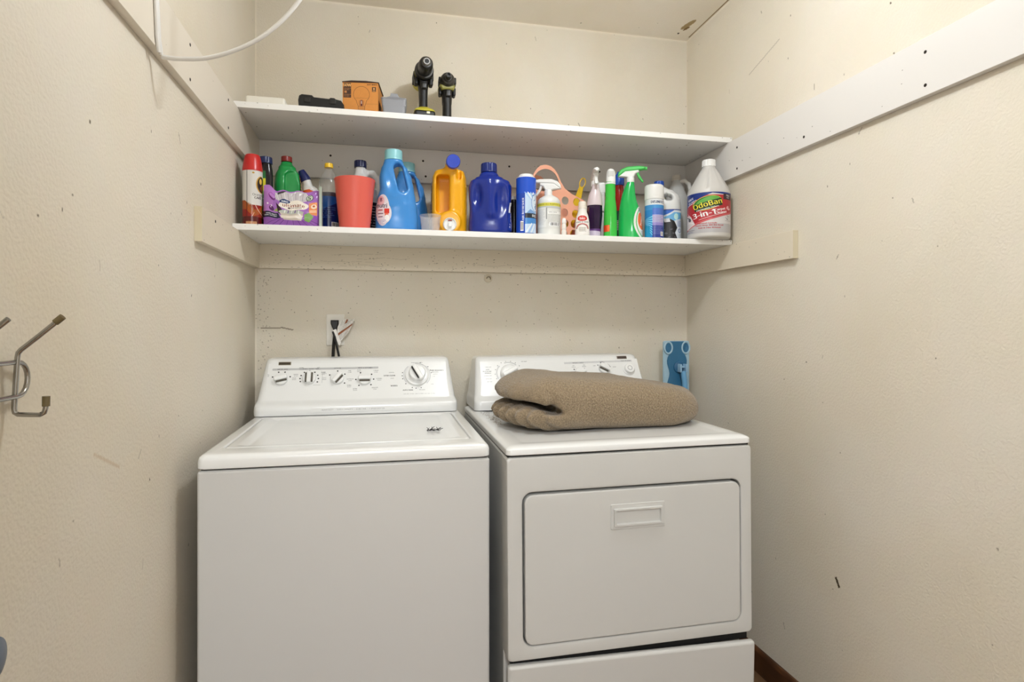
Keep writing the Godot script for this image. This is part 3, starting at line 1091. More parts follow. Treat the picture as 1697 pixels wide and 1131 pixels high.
func washer() -> void:
	var x0 := 0.0492; var x1 := 0.7352
	var t := thing("washing_machine", "white top loading washing machine with knobs on its console, left of the dryer", "washing machine")
	var e := enamel()
	var front := mat(rgb(206, 205, 202), 0.3, 0.0, "enamel front")  # darker copy of the top enamel, toning down the light on the front
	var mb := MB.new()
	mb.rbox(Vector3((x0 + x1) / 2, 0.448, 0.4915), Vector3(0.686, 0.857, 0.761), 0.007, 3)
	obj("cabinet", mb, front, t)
	mb = MB.new()
	mb.rbox(Vector3((x0 + x1) / 2, 0.8785, 0.485), Vector3(0.676, 0.008, 0.745), 0.002, 1)
	obj("deck_gap_shade", mb, mat(Color(0.05, 0.05, 0.05), 0.6), t)  # solid black strip standing in for the shade under the deck
	# top deck with a recess for the lid
	mb = MB.new()
	var rows := []
	for q in [[0.8808, 0.002], [0.883, 0.0], [0.9, 0.0], [0.9075, 0.0025], [0.912, 0.007], [0.9138, 0.014], [0.9142, 0.03]]:
		rows.append(ring_xz(x0 + q[1], x1 - q[1], 0.1, 0.8745 - q[1], q[0], 0.014, 5))
	rows.append(ring_xz(x0 + 0.034, x1 - 0.034, 0.302, 0.8015, 0.9142, 0.018, 5))
	rows.append(ring_xz(x0 + 0.0365, x1 - 0.0365, 0.304, 0.7985, 0.9125, 0.016, 5))
	rows.append(ring_xz(x0 + 0.038, x1 - 0.038, 0.305, 0.797, 0.906, 0.015, 5))
	mb.loft(rows, true, true, true)
	obj("top_deck", mb, e, t, 45.0)
	mb = MB.new()
	rows = []
	for q in [[0.9065, 0.0405, 0.0], [0.9118, 0.0405, 0.0], [0.9138, 0.0425, 0.001], [0.9143, 0.047, 0.004], [0.9143, 0.06, 0.016], [0.9135, 0.066, 0.022], [0.9085, 0.084, 0.036], [0.907, 0.092, 0.042]]:
		rows.append(ring_xz(x0 + q[1], x1 - q[1], 0.3075 + q[2] * 0.5, 0.7945 - q[2], q[0], 0.014, 5))
	mb.loft(rows, true, true, true)
	obj("lid", mb, e, t, 45.0)
	for x in [x0 + 0.07, x1 - 0.07]:
		for z in [0.17, 0.8]:
			mb = MB.new()
			mb.lathe([Vector2(0.022, 0.0), Vector2(0.022, 0.008), Vector2(0.012, 0.011), Vector2(0.012, 0.022)], 16, Vector3(x, 0, z))
			obj("foot", mb, mat(Color(0.1, 0.1, 0.1), 0.7), t)
	console(t, 0.0525, 0.7225, 0.0)
	# console print, x from 0.085 to 0.705; s from 0.001 to 0.142
	var a := Art.new(1452, 340, rgb(233, 233, 231))
	var px := func(x: float) -> float: return (x - 0.085) * 2400.0
	var py := func(s: float) -> float: return 340.0 - (s - 0.0006) * 2400.0
	a.pts([Vector2(px.call(0.102), py.call(0.1232)), Vector2(px.call(0.451), py.call(0.1255)), Vector2(px.call(0.451), py.call(0.1175)), Vector2(px.call(0.102), py.call(0.1155))], rgb(188, 188, 188))
	a.oval(px.call(0.102), py.call(0.1193), 9, 9.5, rgb(188, 188, 188))
	var ink := rgb(62, 62, 62)
	a.text("WATER LEVEL", px.call(0.132), py.call(0.1197), 10, ink)
	a.text("WASH / RINSE TEMP", px.call(0.223), py.call(0.1205), 10, ink)
	a.text("OPTIONS", px.call(0.312), py.call(0.121), 10, ink)
	a.text("RINSE & SOFTENER", px.call(0.406), py.call(0.1215), 10, ink)
	var marks := [[0.1299, 0.0807, [160, 110, 70, 20], ["SMALL", "", "", "LARGE"]], [0.2204, 0.0822, [200, 178, 155, 125, 90, 55, 25, 0, -25], ["", "COLD", "", "WARM", "", "HOT", "WARM", "COLD", ""]], [0.3129, 0.0803, [150, 90, 35, -35], ["OFF", "", "2ND", "EXTRA"]], [0.4051, 0.076, [180, 120, 40, 0, -45, -130], ["SOFTENER", "RINSE", "2 RINSE", "NORMAL", "DELICATE", "EXTRA"]]]
	for q in marks:
		for i in q[2].size():
			var an := deg_to_rad(q[2][i])
			var c := Vector2(px.call(q[0]), py.call(q[1])) + Vector2(cos(an), -sin(an)) * 72.0
			a.oval(c.x, c.y, 6, 6, rgb(40, 40, 40))
			if q[3][i]:
				var d := Vector2(cos(an), -sin(an)) * (46.0 if absf(cos(an)) > 0.5 else 24.0)
				small_print(a, c.x + d.x, c.y + d.y - 5, q[3][i], "WASH" if i % 2 else "LOAD", 8.5)
	a.arc(px.call(0.258), py.call(0.105), 12, -PI / 2, 0, 2, rgb(150, 150, 150))
	a.line(px.call(0.263), py.call(0.105), px.call(0.263), py.call(0.065), 2, rgb(160, 160, 160))
	a.line(px.call(0.235), py.call(0.0575), px.call(0.258), py.call(0.0575), 2, rgb(160, 160, 160))
	var dc := Vector2(px.call(0.5852), py.call(0.0889))
	a.arc(dc.x, dc.y, 112, -1.1, 0.75, 9, rgb(200, 200, 200))
	a.arc(dc.x, dc.y, 112, 2.5, 4.0, 9, rgb(206, 206, 206))
	a.arc(dc.x, dc.y, 112, 4.6, 5.2, 5, rgb(150, 150, 150))
	for i in 11:
		var an := deg_to_rad([-75, -40, -22, -10, 75, 95, 110, 140, 165, 178, 192][i])
		a.oval(dc.x + cos(an) * 124, dc.y + sin(an) * 124, 4.5, 4.5, rgb(60, 60, 60))
	a.text("EXTRA CLEAN", px.call(0.489), py.call(0.089), 11.5, ink, 0, 1.0, 0.5)
	a.text("NORMAL", px.call(0.497), py.call(0.101), 8, rgb(110, 110, 110))
	a.text("LIGHT", px.call(0.499), py.call(0.078), 8, rgb(110, 110, 110))
	a.text("WHITES", px.call(0.505), py.call(0.049), 11.5, ink, 0, 1.0, 0.5)
	a.text("AUTO SOAK", px.call(0.5525), py.call(0.031), 11.5, ink, 0, 1.0, 0.5)
	a.text("PREWASH", px.call(0.602), py.call(0.031), 8, rgb(110, 110, 110))
	a.text("HAND WASHABLES", px.call(0.656), py.call(0.107), 10, ink, 0, 1.0, 0.5)
	a.text("DELICATES", px.call(0.65), py.call(0.1), 8.5, ink)
	a.text("GENTLE", px.call(0.65), py.call(0.092), 8, rgb(110, 110, 110))
	a.text("KNIT", px.call(0.645), py.call(0.083), 7, rgb(130, 130, 130))
	a.text("PERMANENT PRESS", px.call(0.586), py.call(0.139), 8, rgb(110, 110, 110))
	a.text("COTTON", px.call(0.618), py.call(0.122), 8, rgb(110, 110, 110))
	a.text("SPIN", px.call(0.638), py.call(0.052), 7, rgb(130, 130, 130))
	a.text("PUSH KNOB IN AND TURN CLOCKWISE - PULL OUT TO START", px.call(0.592), py.call(0.016), 7, rgb(130, 130, 130))
	console_face("control_panel", t, 0.085, 0.69, a, 0.0)
	# lettering low on the console
	var la := Art.new(700, 40, rgb(233, 233, 231))
	la.text("HEAVY DUTY  -  SUPER CAPACITY  -  QUIET PAK  -  3 SPEED MOTOR", 350, 20, 13, rgb(150, 150, 150))
	mb = MB.new()
	mb.quad(Vector3(0.235, 0.926, 0.3006), Vector3(0.505, 0.926, 0.3006), Vector3(0.505, 0.9395, 0.3006), Vector3(0.235, 0.9395, 0.3006))
	obj("lettering", mb, printed(la, 0.22), t)
	# badge window
	mb = MB.new()
	mb.rbox(Vector3.ZERO, Vector3(0.041, 0.0025, 0.0125), 0.001, 1)
	mb.move(on_face(0.137, 0.1412, 0.0))
	var bd := obj("badge", mb, mat(rgb(150, 140, 120), 0.3, 0.5), t)
	mb = MB.new()
	mb.rbox(Vector3(-0.0005, 0.001, 0.0005), Vector3(0.037, 0.0022, 0.0085), 0.0008, 1)
	mb.move(on_face(0.137, 0.1412, 0.0))
	obj("badge_face", mb, mat(rgb(62, 54, 42), 0.3), bd)
	knob(t, on_face(0.1299, 0.0807, 0), 0.0225, 0.25, false)
	knob(t, on_face(0.2204, 0.0822, 0), 0.0225, PI / 2, true)
	knob(t, on_face(0.3129, 0.0803, 0), 0.0225, 0.9, false)
	knob(t, on_face(0.4051, 0.076, 0), 0.0225, 0.0, false)
	# the big timer dial
	var fr := on_face(0.5852, 0.0889, 0)
	mb = MB.new()
	mb.lathe([Vector2(0.042, 0), Vector2(0.042, 0.006), Vector2(0.0395, 0.0085), Vector2(0.03, 0.0095), Vector2(0, 0.0095)], 44)
	mb.move(fr)
	var dial := obj("timer_dial", mb, mat(rgb(236, 236, 234), 0.28), t)
	mb = MB.new()
	mb.lathe([Vector2(0.0285, 0.009), Vector2(0.029, 0.022), Vector2(0.0265, 0.0255), Vector2(0.02, 0.0265), Vector2(0, 0.0265)], 36)
	mb.move(fr)
	obj("dial_knob", mb, mat(rgb(238, 238, 236), 0.28), dial)
	mb = MB.new()
	mb.rbox(Vector3(-0.004, 0.031, 0.0), Vector3(0.062, 0.016, 0.015), 0.004)
	var tw := fr * Transform3D(Basis(Vector3.UP, 2.05), Vector3.ZERO)
	mb.move(tw)
	obj("pointer", mb, mat(rgb(240, 240, 238), 0.28), dial)
	mb = MB.new()
	mb.rbox(Vector3(0.0, 0.031, -0.0085), Vector3(0.05, 0.011, 0.005), 0.002)
	mb.move(tw)
	obj("pointer_recess", mb, mat(rgb(30, 28, 25), 0.5), dial)
	# a tuft of dark lint on the lid
	t = thing("lint_tuft", "small dark tuft of lint on the washing machine lid", "lint", Vector3(0.6115, 0.907, 0.6265))
	mb = MB.new()
	rng.seed = 77
	for i in 26:
		var c := Vector3(rng.randf_range(-0.018, 0.018), 0.0012, rng.randf_range(-0.006, 0.006))
		var d := Vector3(rng.randf_range(-0.007, 0.007), rng.randf_range(0.0, 0.006), rng.randf_range(-0.004, 0.004))
		mb.tube([c, c + d + Vector3(0, 0.002, 0), c + d * 2.0], 0.0009, 5)
	obj("fluff", mb, mat(rgb(62, 60, 62), 0.9), t)

func dryer() -> void:
	var x0 := 0.7754; var x1 := 1.4562
	var cx := (x0 + x1) / 2
	var t := thing("clothes_dryer", "white front loading clothes dryer with a drop door, right of the washing machine", "dryer", Vector3(cx, 0, 0.5))
	t.rotation_degrees.z = 0.4
	var hx := 0.3405
	var e := enamel()
	var fm := mat(rgb(206, 205, 201), 0.3, 0.0, "enamel front")  # same enamel as the deck, darkened to offset the light on the front
	var zf := 0.4195            # the front, seen from the dryer's own middle
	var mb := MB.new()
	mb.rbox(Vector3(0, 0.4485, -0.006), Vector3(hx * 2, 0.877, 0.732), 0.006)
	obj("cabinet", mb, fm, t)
	# front panel: a frame round the door
	var ox0 := 0.8155 - cx; var ox1 := 1.4228 - cx; var oy0 := 0.4105; var oy1 := 0.7965
	mb = MB.new()
	var rows := [ring_xy(-hx, hx, 0.3765, 0.8865, zf - 0.062, 0.006, 6), ring_xy(-hx, hx, 0.3765, 0.8865, zf - 0.006, 0.01, 6), ring_xy(-hx + 0.002, hx - 0.002, 0.3785, 0.885, zf - 0.0015, 0.011, 6), ring_xy(-hx + 0.006, hx - 0.006, 0.3825, 0.881, zf, 0.012, 6),
		ring_xy(ox0 - 0.008, ox1 + 0.008, oy0 - 0.008, oy1 + 0.008, zf, 0.034, 6), ring_xy(ox0 - 0.002, ox1 + 0.002, oy0 - 0.002, oy1 + 0.002, zf - 0.002, 0.028, 6), ring_xy(ox0, ox1, oy0, oy1, zf - 0.006, 0.026, 6), ring_xy(ox0, ox1, oy0, oy1, zf - 0.058, 0.026, 6)]
	mb.loft(rows, true)
	mb.cap(rows[-1], false)
	mb.cap(rows[0], true)
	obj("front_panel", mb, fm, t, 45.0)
	mb = MB.new()
	mb.rbox(Vector3(0.004, 0.363, zf - 0.038), Vector3(hx * 2 - 0.018, 0.0255, 0.04), 0.003)
	obj("lower_gap_shade", mb, mat(Color(0.035, 0.033, 0.03), 0.7), t)  # black block giving the gap above the toe panel its shade
	mb = MB.new()
	mb.rbox(Vector3(0, 0.888, 0.01), Vector3(hx * 2 - 0.008, 0.006, 0.8), 0.002)
	obj("deck_gap_shade", mb, mat(Color(0.035, 0.033, 0.03), 0.7), t)  # dark strip in place of shade between deck and cabinet
	# drop door with a pocket handle
	var g := 0.0045
	var hx0 := 1.058 - cx; var hx1 := 1.188 - cx; var hy0 := 0.6975; var hy1 := 0.7425
	mb = MB.new()
	rows = [ring_xy(ox0 + g, ox1 - g * 0.6, oy0 + g * 0.5, oy1 - g * 1.3, zf - 0.0555, 0.022, 6), ring_xy(ox0 + g, ox1 - g * 0.6, oy0 + g * 0.5, oy1 - g * 1.3, zf - 0.004, 0.022, 6), ring_xy(ox0 + g + 0.0015, ox1 - g * 0.6 - 0.0015, oy0 + g * 0.5 + 0.0015, oy1 - g * 1.3 - 0.0015, zf, 0.021, 6), ring_xy(ox0 + g + 0.005, ox1 - g * 0.6 - 0.005, oy0 + g * 0.5 + 0.005, oy1 - g * 1.3 - 0.005, zf + 0.0015, 0.019, 6),
		ring_xy(hx0, hx1, hy0, hy1, zf + 0.0015, 0.003, 6), ring_xy(hx0, hx1, hy0, hy1, zf - 0.05, 0.003, 6)]
	mb.loft(rows, true, true, true)
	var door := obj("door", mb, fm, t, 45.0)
	mb = MB.new()
	rows = [ring_xy(hx0 - 0.0105, hx1 + 0.0105, hy0 - 0.0105, hy1 + 0.0105, zf + 0.001, 0.003), ring_xy(hx0 - 0.0105, hx1 + 0.0105, hy0 - 0.0105, hy1 + 0.0105, zf + 0.0025, 0.003), ring_xy(hx0 - 0.0095, hx1 + 0.0095, hy0 - 0.0095, hy1 + 0.0095, zf + 0.0035, 0.003),
		ring_xy(hx0 - 0.003, hx1 + 0.003, hy0 - 0.002, hy1 - 0.001, zf + 0.0035, 0.002), ring_xy(hx0 - 0.002, hx1 + 0.002, hy0 - 0.001, hy1 - 0.002, zf + 0.009, 0.002), ring_xy(hx0 + 0.003, hx1 - 0.003, hy0 + 0.004, hy1 - 0.006, zf + 0.009, 0.002),
		ring_xy(hx0 + 0.0055, hx1 - 0.0045, hy0 + 0.0065, hy1 - 0.0085, zf - 0.002, 0.002), ring_xy(hx0 + 0.017, hx1 - 0.016, hy0 + 0.017, hy1 - 0.0075, zf - 0.046, 0.002)]
	mb.loft(rows, true, true, true)
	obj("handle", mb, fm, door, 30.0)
	# toe panel, loose at its top right corner
	mb = MB.new()
	mb.rbox(Vector3(0.0, -0.1705, 0.0), Vector3(hx * 2 + 0.001, 0.341, 0.022), 0.0085, 3)
	mb.move(Transform3D(Basis(Vector3.UP, deg_to_rad(-1.0)) * Basis(Vector3.BACK, deg_to_rad(-0.75)) * Basis(Vector3.RIGHT, deg_to_rad(1.2)), Vector3(0.001, 0.3615, zf - 0.0045)))
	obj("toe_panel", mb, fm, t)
	# top deck
	mb = MB.new()
	rows = []
	for q in [[0.8908, 0.003], [0.893, 0.0], [0.9045, 0.0], [0.9085, 0.003], [0.9125, 0.012], [0.914, 0.024], [0.9142, 0.036], [0.9128, 0.05], [0.9115, 0.058]]:
		rows.append(ring_xz(-hx + q[1], hx - q[1], -0.39 + q[1], zf - q[1], q[0], 0.014, 5))
	mb.loft(rows, true, true, true)
	obj("top_deck", mb, e, t, 45.0)
	for x in [-0.27, 0.27]:
		for z in [-0.33, 0.33]:
			mb = MB.new()
			mb.lathe([Vector2(0.022, 0.003), Vector2(0.022, 0.008), Vector2(0.012, 0.012)], 16, Vector3(x, 0, z))
			obj("foot", mb, mat(Color(0.1, 0.1, 0.1), 0.7), t)
	console(t, 0.7895 - cx, 1.4655 - cx, -0.5)
	var a := Art.new(1488, 340, rgb(233, 233, 231))
	var px := func(x: float) -> float: return (x - 0.822) * 2400.0
	var py := func(s: float) -> float: return 340.0 - (s - 0.0006) * 2400.0
	var ink := rgb(62, 62, 62)
	a.pts([Vector2(px.call(1.145), py.call(0.1325)), Vector2(px.call(1.42), py.call(0.1375)), Vector2(px.call(1.42), py.call(0.1295)), Vector2(px.call(1.145), py.call(0.1245))], rgb(206, 206, 206))
	a.text("WRINKLE GUARD", px.call(1.2), py.call(0.1285), 10, ink)
	a.text("TEMP", px.call(1.295), py.call(0.131), 10, ink)
	a.text("PUSH TO START", px.call(1.395), py.call(0.1335), 10, ink)
	for q in [[1.18, 0.105, "OFF"], [1.222, 0.107, "ON"]]:
		small_print(a, px.call(q[0]), py.call(q[1] + 0.012), q[2], "SIGNAL", 8.5)
		a.oval(px.call(q[0]), py.call(q[1] - 0.004), 6, 6, rgb(50, 50, 50))
	var kc := Vector2(px.call(1.2995), py.call(0.1007))
	a.arc(kc.x, kc.y, 66, -0.9, -0.25, 6, rgb(80, 80, 80))
	for an in [-2.5, -1.9, -1.4]:
		a.oval(kc.x + cos(an) * 66, kc.y + sin(an) * 66, 5, 5, rgb(50, 50, 50))
	small_print(a, kc.x + 104, kc.y - 18, "HIGH", "", 8)
	small_print(a, kc.x - 88, kc.y - 34, "LOW", "", 8)
	var dc := Vector2(px.call(0.928), py.call(0.09))
	a.arc(dc.x, dc.y, 112, 2.7, 3.9, 12, rgb(196, 196, 196))
	a.arc(dc.x, dc.y, 112, 4.4, 5.4, 10, rgb(190, 190, 190))
	for i in 12:
		var an := 2.4 + i * 0.36
		a.oval(dc.x + cos(an) * 126, dc.y + sin(an) * 126, 4, 4, rgb(70, 70, 70))
	a.text("TIMED DRY", px.call(0.852), py.call(0.119), 8.5, rgb(100, 100, 100))
	a.text("EASY", px.call(0.849), py.call(0.108), 10, ink, 0, 1, 0.5)
	a.text("ELECTRONIC", px.call(0.847), py.call(0.101), 10, ink, 0, 1, 0.5)
	a.text("WRINKLE", px.call(0.849), py.call(0.094), 10, ink, 0, 1, 0.5)
	a.text("NORMAL DRY", px.call(0.848), py.call(0.083), 8, rgb(100, 100, 100))
	a.text("MORE DRY", px.call(0.85), py.call(0.071), 8, rgb(100, 100, 100))
	a.text("VERY DRY", px.call(0.852), py.call(0.059), 8, rgb(100, 100, 100))
	a.text("AIR ONLY", px.call(0.99), py.call(0.139), 9, ink)
	console_face("control_panel", t, 0.822 - cx, 1.442 - cx, a, -0.5)
	mb = MB.new()
	mb.rbox(Vector3.ZERO, Vector3(0.041, 0.0025, 0.013), 0.001, 1)
	mb.move(on_face(1.381 - cx, 0.1475, -0.5))
	var bd := obj("badge", mb, mat(rgb(150, 140, 130), 0.3, 0.5), t)
	mb = MB.new()
	mb.rbox(Vector3(0, 0.001, 0.0003), Vector3(0.037, 0.0022, 0.0095), 0.0008, 1)
	mb.move(on_face(1.381 - cx, 0.1475, -0.5))
	obj("badge_face", mb, mat(rgb(70, 58, 52), 0.3), bd)
	knob(t, on_face(1.2995 - cx, 0.1007, -0.5), 0.0225, -0.55, false)
	knob(t, on_face(1.201 - cx, 0.083, -0.5), 0.0225, 0.3, false)
	var fr := on_face(0.928 - cx, 0.088, -0.5)
	mb = MB.new()
	mb.lathe([Vector2(0.034, 0), Vector2(0.034, 0.012), Vector2(0.031, 0.016), Vector2(0.024, 0.018), Vector2(0, 0.018)], 36)
	mb.move(fr)
	var dial := obj("timer_dial", mb, mat(rgb(236, 236, 234), 0.28), t)
	mb = MB.new()
	mb.rbox(Vector3(0, 0.022, 0), Vector3(0.062, 0.014, 0.016), 0.004)
	mb.move(fr * Transform3D(Basis(Vector3.UP, 0.5), Vector3.ZERO))
	obj("pointer", mb, mat(rgb(240, 240, 238), 0.28), dial)
	fr = on_face(1.3985 - cx, 0.0945, -0.5)
	mb = MB.new()
	mb.lathe([Vector2(0.0235, 0), Vector2(0.0235, 0.003), Vector2(0.0205, 0.0045), Vector2(0.0195, 0.013), Vector2(0.0175, 0.015), Vector2(0, 0.0155)], 32)
	mb.move(fr)
	var btn := obj("start_button", mb, mat(rgb(238, 238, 236), 0.28), t)
	mb = MB.new()
	var circ := []
	for i in 21:
		circ.append(Vector3(0.0085 * cos(TAU * i / 20), 0.0156, 0.0085 * sin(TAU * i / 20)))
	mb.tube(circ, 0.0007, 6, false)
	mb.move(fr)
	obj("button_mark", mb, mat(rgb(110, 110, 110), 0.4), btn)
	# crumbs along the dryer's left edge
	var cr := thing("crumbs", "brown crumbs and dust lying along the left edge of the dryer top", "dirt", Vector3(0.83, 0.913, 0.5))
	mb = MB.new()
	rng.seed = 91
	for i in 150:
		var z := rng.randf_range(-0.17, 0.1)
		var x := -0.012 + rng.randfn(0.0, 0.009) + z * 0.02
		var s := rng.randf_range(0.0004, 0.001)
		mb.rbox(Vector3(x, s * 0.4, z), Vector3(s * 2, s, s * rng.randf_range(1.0, 3.0)), s * 0.3, 1)
	var cm := obj("crumb", mb, mat(rgb(120, 100, 72), 0.9), cr)
	cm.set_meta("kind", "stuff")

func blanket() -> void:
	var t := thing("folded_blanket", "thick tan fleece blanket folded up on top of the dryer", "blanket", Vector3(1.13, 0.913, 0.575))
	var n := FastNoiseLite.new()
	n.seed = 3; n.frequency = 6.0; n.fractal_octaves = 3
	var f := func(p: Vector3) -> float:
		# body: a stadium that runs left to right, lower towards its right end
		var hy := 0.079 - 0.02 * clampf((p.x - 0.1) / 0.25, 0.0, 1.0) - 0.012 * clampf((p.x + 0.25) / 0.4, 0.0, 1.0)
		var zc := 0.0 - 0.1 * maxf(p.x - 0.05, 0.0) * 0.6
		var d := rb(p, Vector3(0.03, hy, zc), Vector3(0.292, hy, 0.205), minf(hy * 0.93, 0.072))
		# right end slopes off and rounds
		d = smax(d, (Vector3(p.x - 0.235, 0, p.z - 0.09).dot(Vector3(0.82, 0, 0.57))) - 0.07, 0.08)
		# upper and lower lobes of the fold at the left end
		var up := ellipsoid(p, Vector3(-0.2, 0.1, -0.015), Vector3(0.12, 0.056, 0.2))
		var low := ellipsoid(p, Vector3(-0.2, 0.042, 0.0), Vector3(0.128, 0.046, 0.205))
		d = smin(d, smin(up, low, 0.006), 0.02)
		# the crease between them runs in from the left and curls down
		var cy := 0.076 - 0.018 * smoothstep(-0.26, -0.17, p.x)
		var slot := Vector2((p.y - cy) / 0.008, maxf(p.x + 0.185, 0.0) / 0.02).length() - 1.0
		d = smax(d, -slot * 0.007, 0.012)
		# pleats on the lower lobe
		var w := clampf((-0.13 - p.x) / 0.06, 0.0, 1.0) * clampf((0.085 - p.y) / 0.03, 0.0, 1.0)
		d += w * 0.003 * sin(p.z * 115.0 + p.x * 70.0 + 1.5 * sin(p.y * 45.0))
		var w2 := exp(-pow((p.x + 0.2 + 0.3 * (p.y - 0.09)) / 0.012, 2.0)) * clampf((p.y - 0.05) / 0.03, 0.0, 1.0) * clampf((0.135 - p.y) / 0.03, 0.0, 1.0) * clampf((p.z - 0.05) / 0.06, 0.0, 1.0)
		d += w2 * 0.009
		d += 0.004 * n.get_noise_3dv(p) + 0.0012 * n.get_noise_3dv(p * 4.0)
		return smax(d, -p.y + 0.0005, 0.004)
	var mb := MB.new()
	mb.field(f, Vector3(-0.345, -0.006, -0.23), Vector3(0.345, 0.18, 0.23), 0.0068)
	var m := StandardMaterial3D.new()
	m.resource_name = "tan fleece"
	var fz := FastNoiseLite.new()
	fz.frequency = 0.09; fz.seed = 9; fz.fractal_octaves = 4
	var nt := NoiseTexture2D.new()
	nt.width = 512; nt.height = 512; nt.seamless = true; nt.as_normal_map = true; nt.bump_strength = 7.0; nt.noise = fz
	var ct := NoiseTexture2D.new()
	ct.width = 512; ct.height = 512; ct.seamless = true; ct.noise = fz
	var g := Gradient.new()
	g.set_color(0, rgb(104, 88, 68)); g.set_color(1, rgb(180, 160, 130))
	ct.color_ramp = g
	m.albedo_texture = ct
	m.normal_enabled = true; m.normal_texture = nt; m.normal_scale = 1.0
	m.uv1_triplanar = true
	m.uv1_scale = Vector3(3.6, 3.6, 3.6)
	m.roughness = 0.95
	m.rim_enabled = true; m.rim = 0.5; m.rim_tint = 0.6
	obj("cloth", mb, m, t, 75.0)

# ---------------------------------------------------------------- cleaning bottles
func can_body(t: Node3D, r: float, h: float, m: Material) -> void:
	var mb := MB.new()
	mb.lathe([Vector2(0, 0.002), Vector2(r * 0.86, 0.002), Vector2(r * 0.95, 0.0), Vector2(r, 0.003), Vector2(r, h - 0.004), Vector2(r * 0.97, h), Vector2(r * 0.9, h + 0.003), Vector2(0, h + 0.003)], 40)
	obj("body", mb, m, t, 45.0)

func can_label(t: Node3D, r: float, y0: float, y1: float, a: Art) -> void:
	var mb := MB.new()
	mb.lathe([Vector2(r + 0.0004, y0), Vector2(r + 0.0004, y1)], 44)
	mb.p = mb.p
	obj("label", mb, printed(a, 0.25), t)

func open_lathe(r0: float, r1: float, y0: float, y1: float) -> MB:
	# a band without ends
	var mb := MB.new()
	mb.loft([ring(0, y0, 0, r0, r0, 44), ring(0, y1, 0, r1, r1, 44)], true)
	return mb

func at_shelf(called: String, label: String, cat: String, x: float, z: float, group := "", yaw := 99.0) -> Node3D:
	return thing(called, label, cat, Vector3(x, S1, z), facing(x, z) if yaw == 99.0 else yaw, group)

func trigger_head(t: Node3D, o: Vector3, s: float, turn: float, body: Material, top: Material, trig: Material) -> void:
	# the head of a trigger sprayer; o is the top of the bottle's neck and the nozzle points to +x before the turn
	var x := Transform3D(Basis(Vector3.UP, turn).scaled(Vector3.ONE * s), o)
	var mb := MB.new()
	mb.lathe([Vector2(0.0135, -0.02), Vector2(0.0145, -0.018), Vector2(0.0145, -0.003), Vector2(0.012, 0.001), Vector2(0, 0.001)], 24)
	mb.move(x)
	obj("collar", mb, body, t)
	mb = MB.new()
	mb.prism(PackedVector2Array([Vector2(-0.045, 0.003), Vector2(-0.034, 0.012), Vector2(-0.02, 0.023), Vector2(0.03, 0.026), Vector2(0.031, 0.017), Vector2(0.018, 0.012), Vector2(0.0115, -0.001), Vector2(-0.0115, -0.001), Vector2(-0.02, 0.001)]), -0.01, 0.01, 0.003)
	mb.move(x)
	obj("sprayer_body", mb, body, t, 35.0)
	mb = MB.new()
	mb.prism(PackedVector2Array([Vector2(-0.047, 0.004), Vector2(-0.045, 0.018), Vector2(-0.034, 0.031), Vector2(-0.012, 0.0395), Vector2(0.03, 0.0405), Vector2(0.053, 0.037), Vector2(0.0555, 0.031), Vector2(0.05, 0.0265), Vector2(0.03, 0.0245), Vector2(-0.02, 0.0215), Vector2(-0.036, 0.009)]), -0.011, 0.011, 0.004)
	mb.move(x)
	obj("sprayer_cover", mb, top, t, 35.0)
	mb = MB.new()
	mb.tube([Vector3(0.052, 0.031, 0), Vector3(0.06, 0.031, 0), Vector3(0.061, 0.031, 0)], 0.0062, 14)
	mb.move(x)
	obj("nozzle", mb, top, t)
	mb = MB.new()
	mb.prism(PackedVector2Array([Vector2(0.019, 0.022), Vector2(0.029, 0.022), Vector2(0.034, 0.006), Vector2(0.0485, -0.018), Vector2(0.043, -0.0215), Vector2(0.028, -0.003)]), -0.006, 0.006, 0.002)
	mb.move(x)
	obj("trigger", mb, trig, t, 35.0)

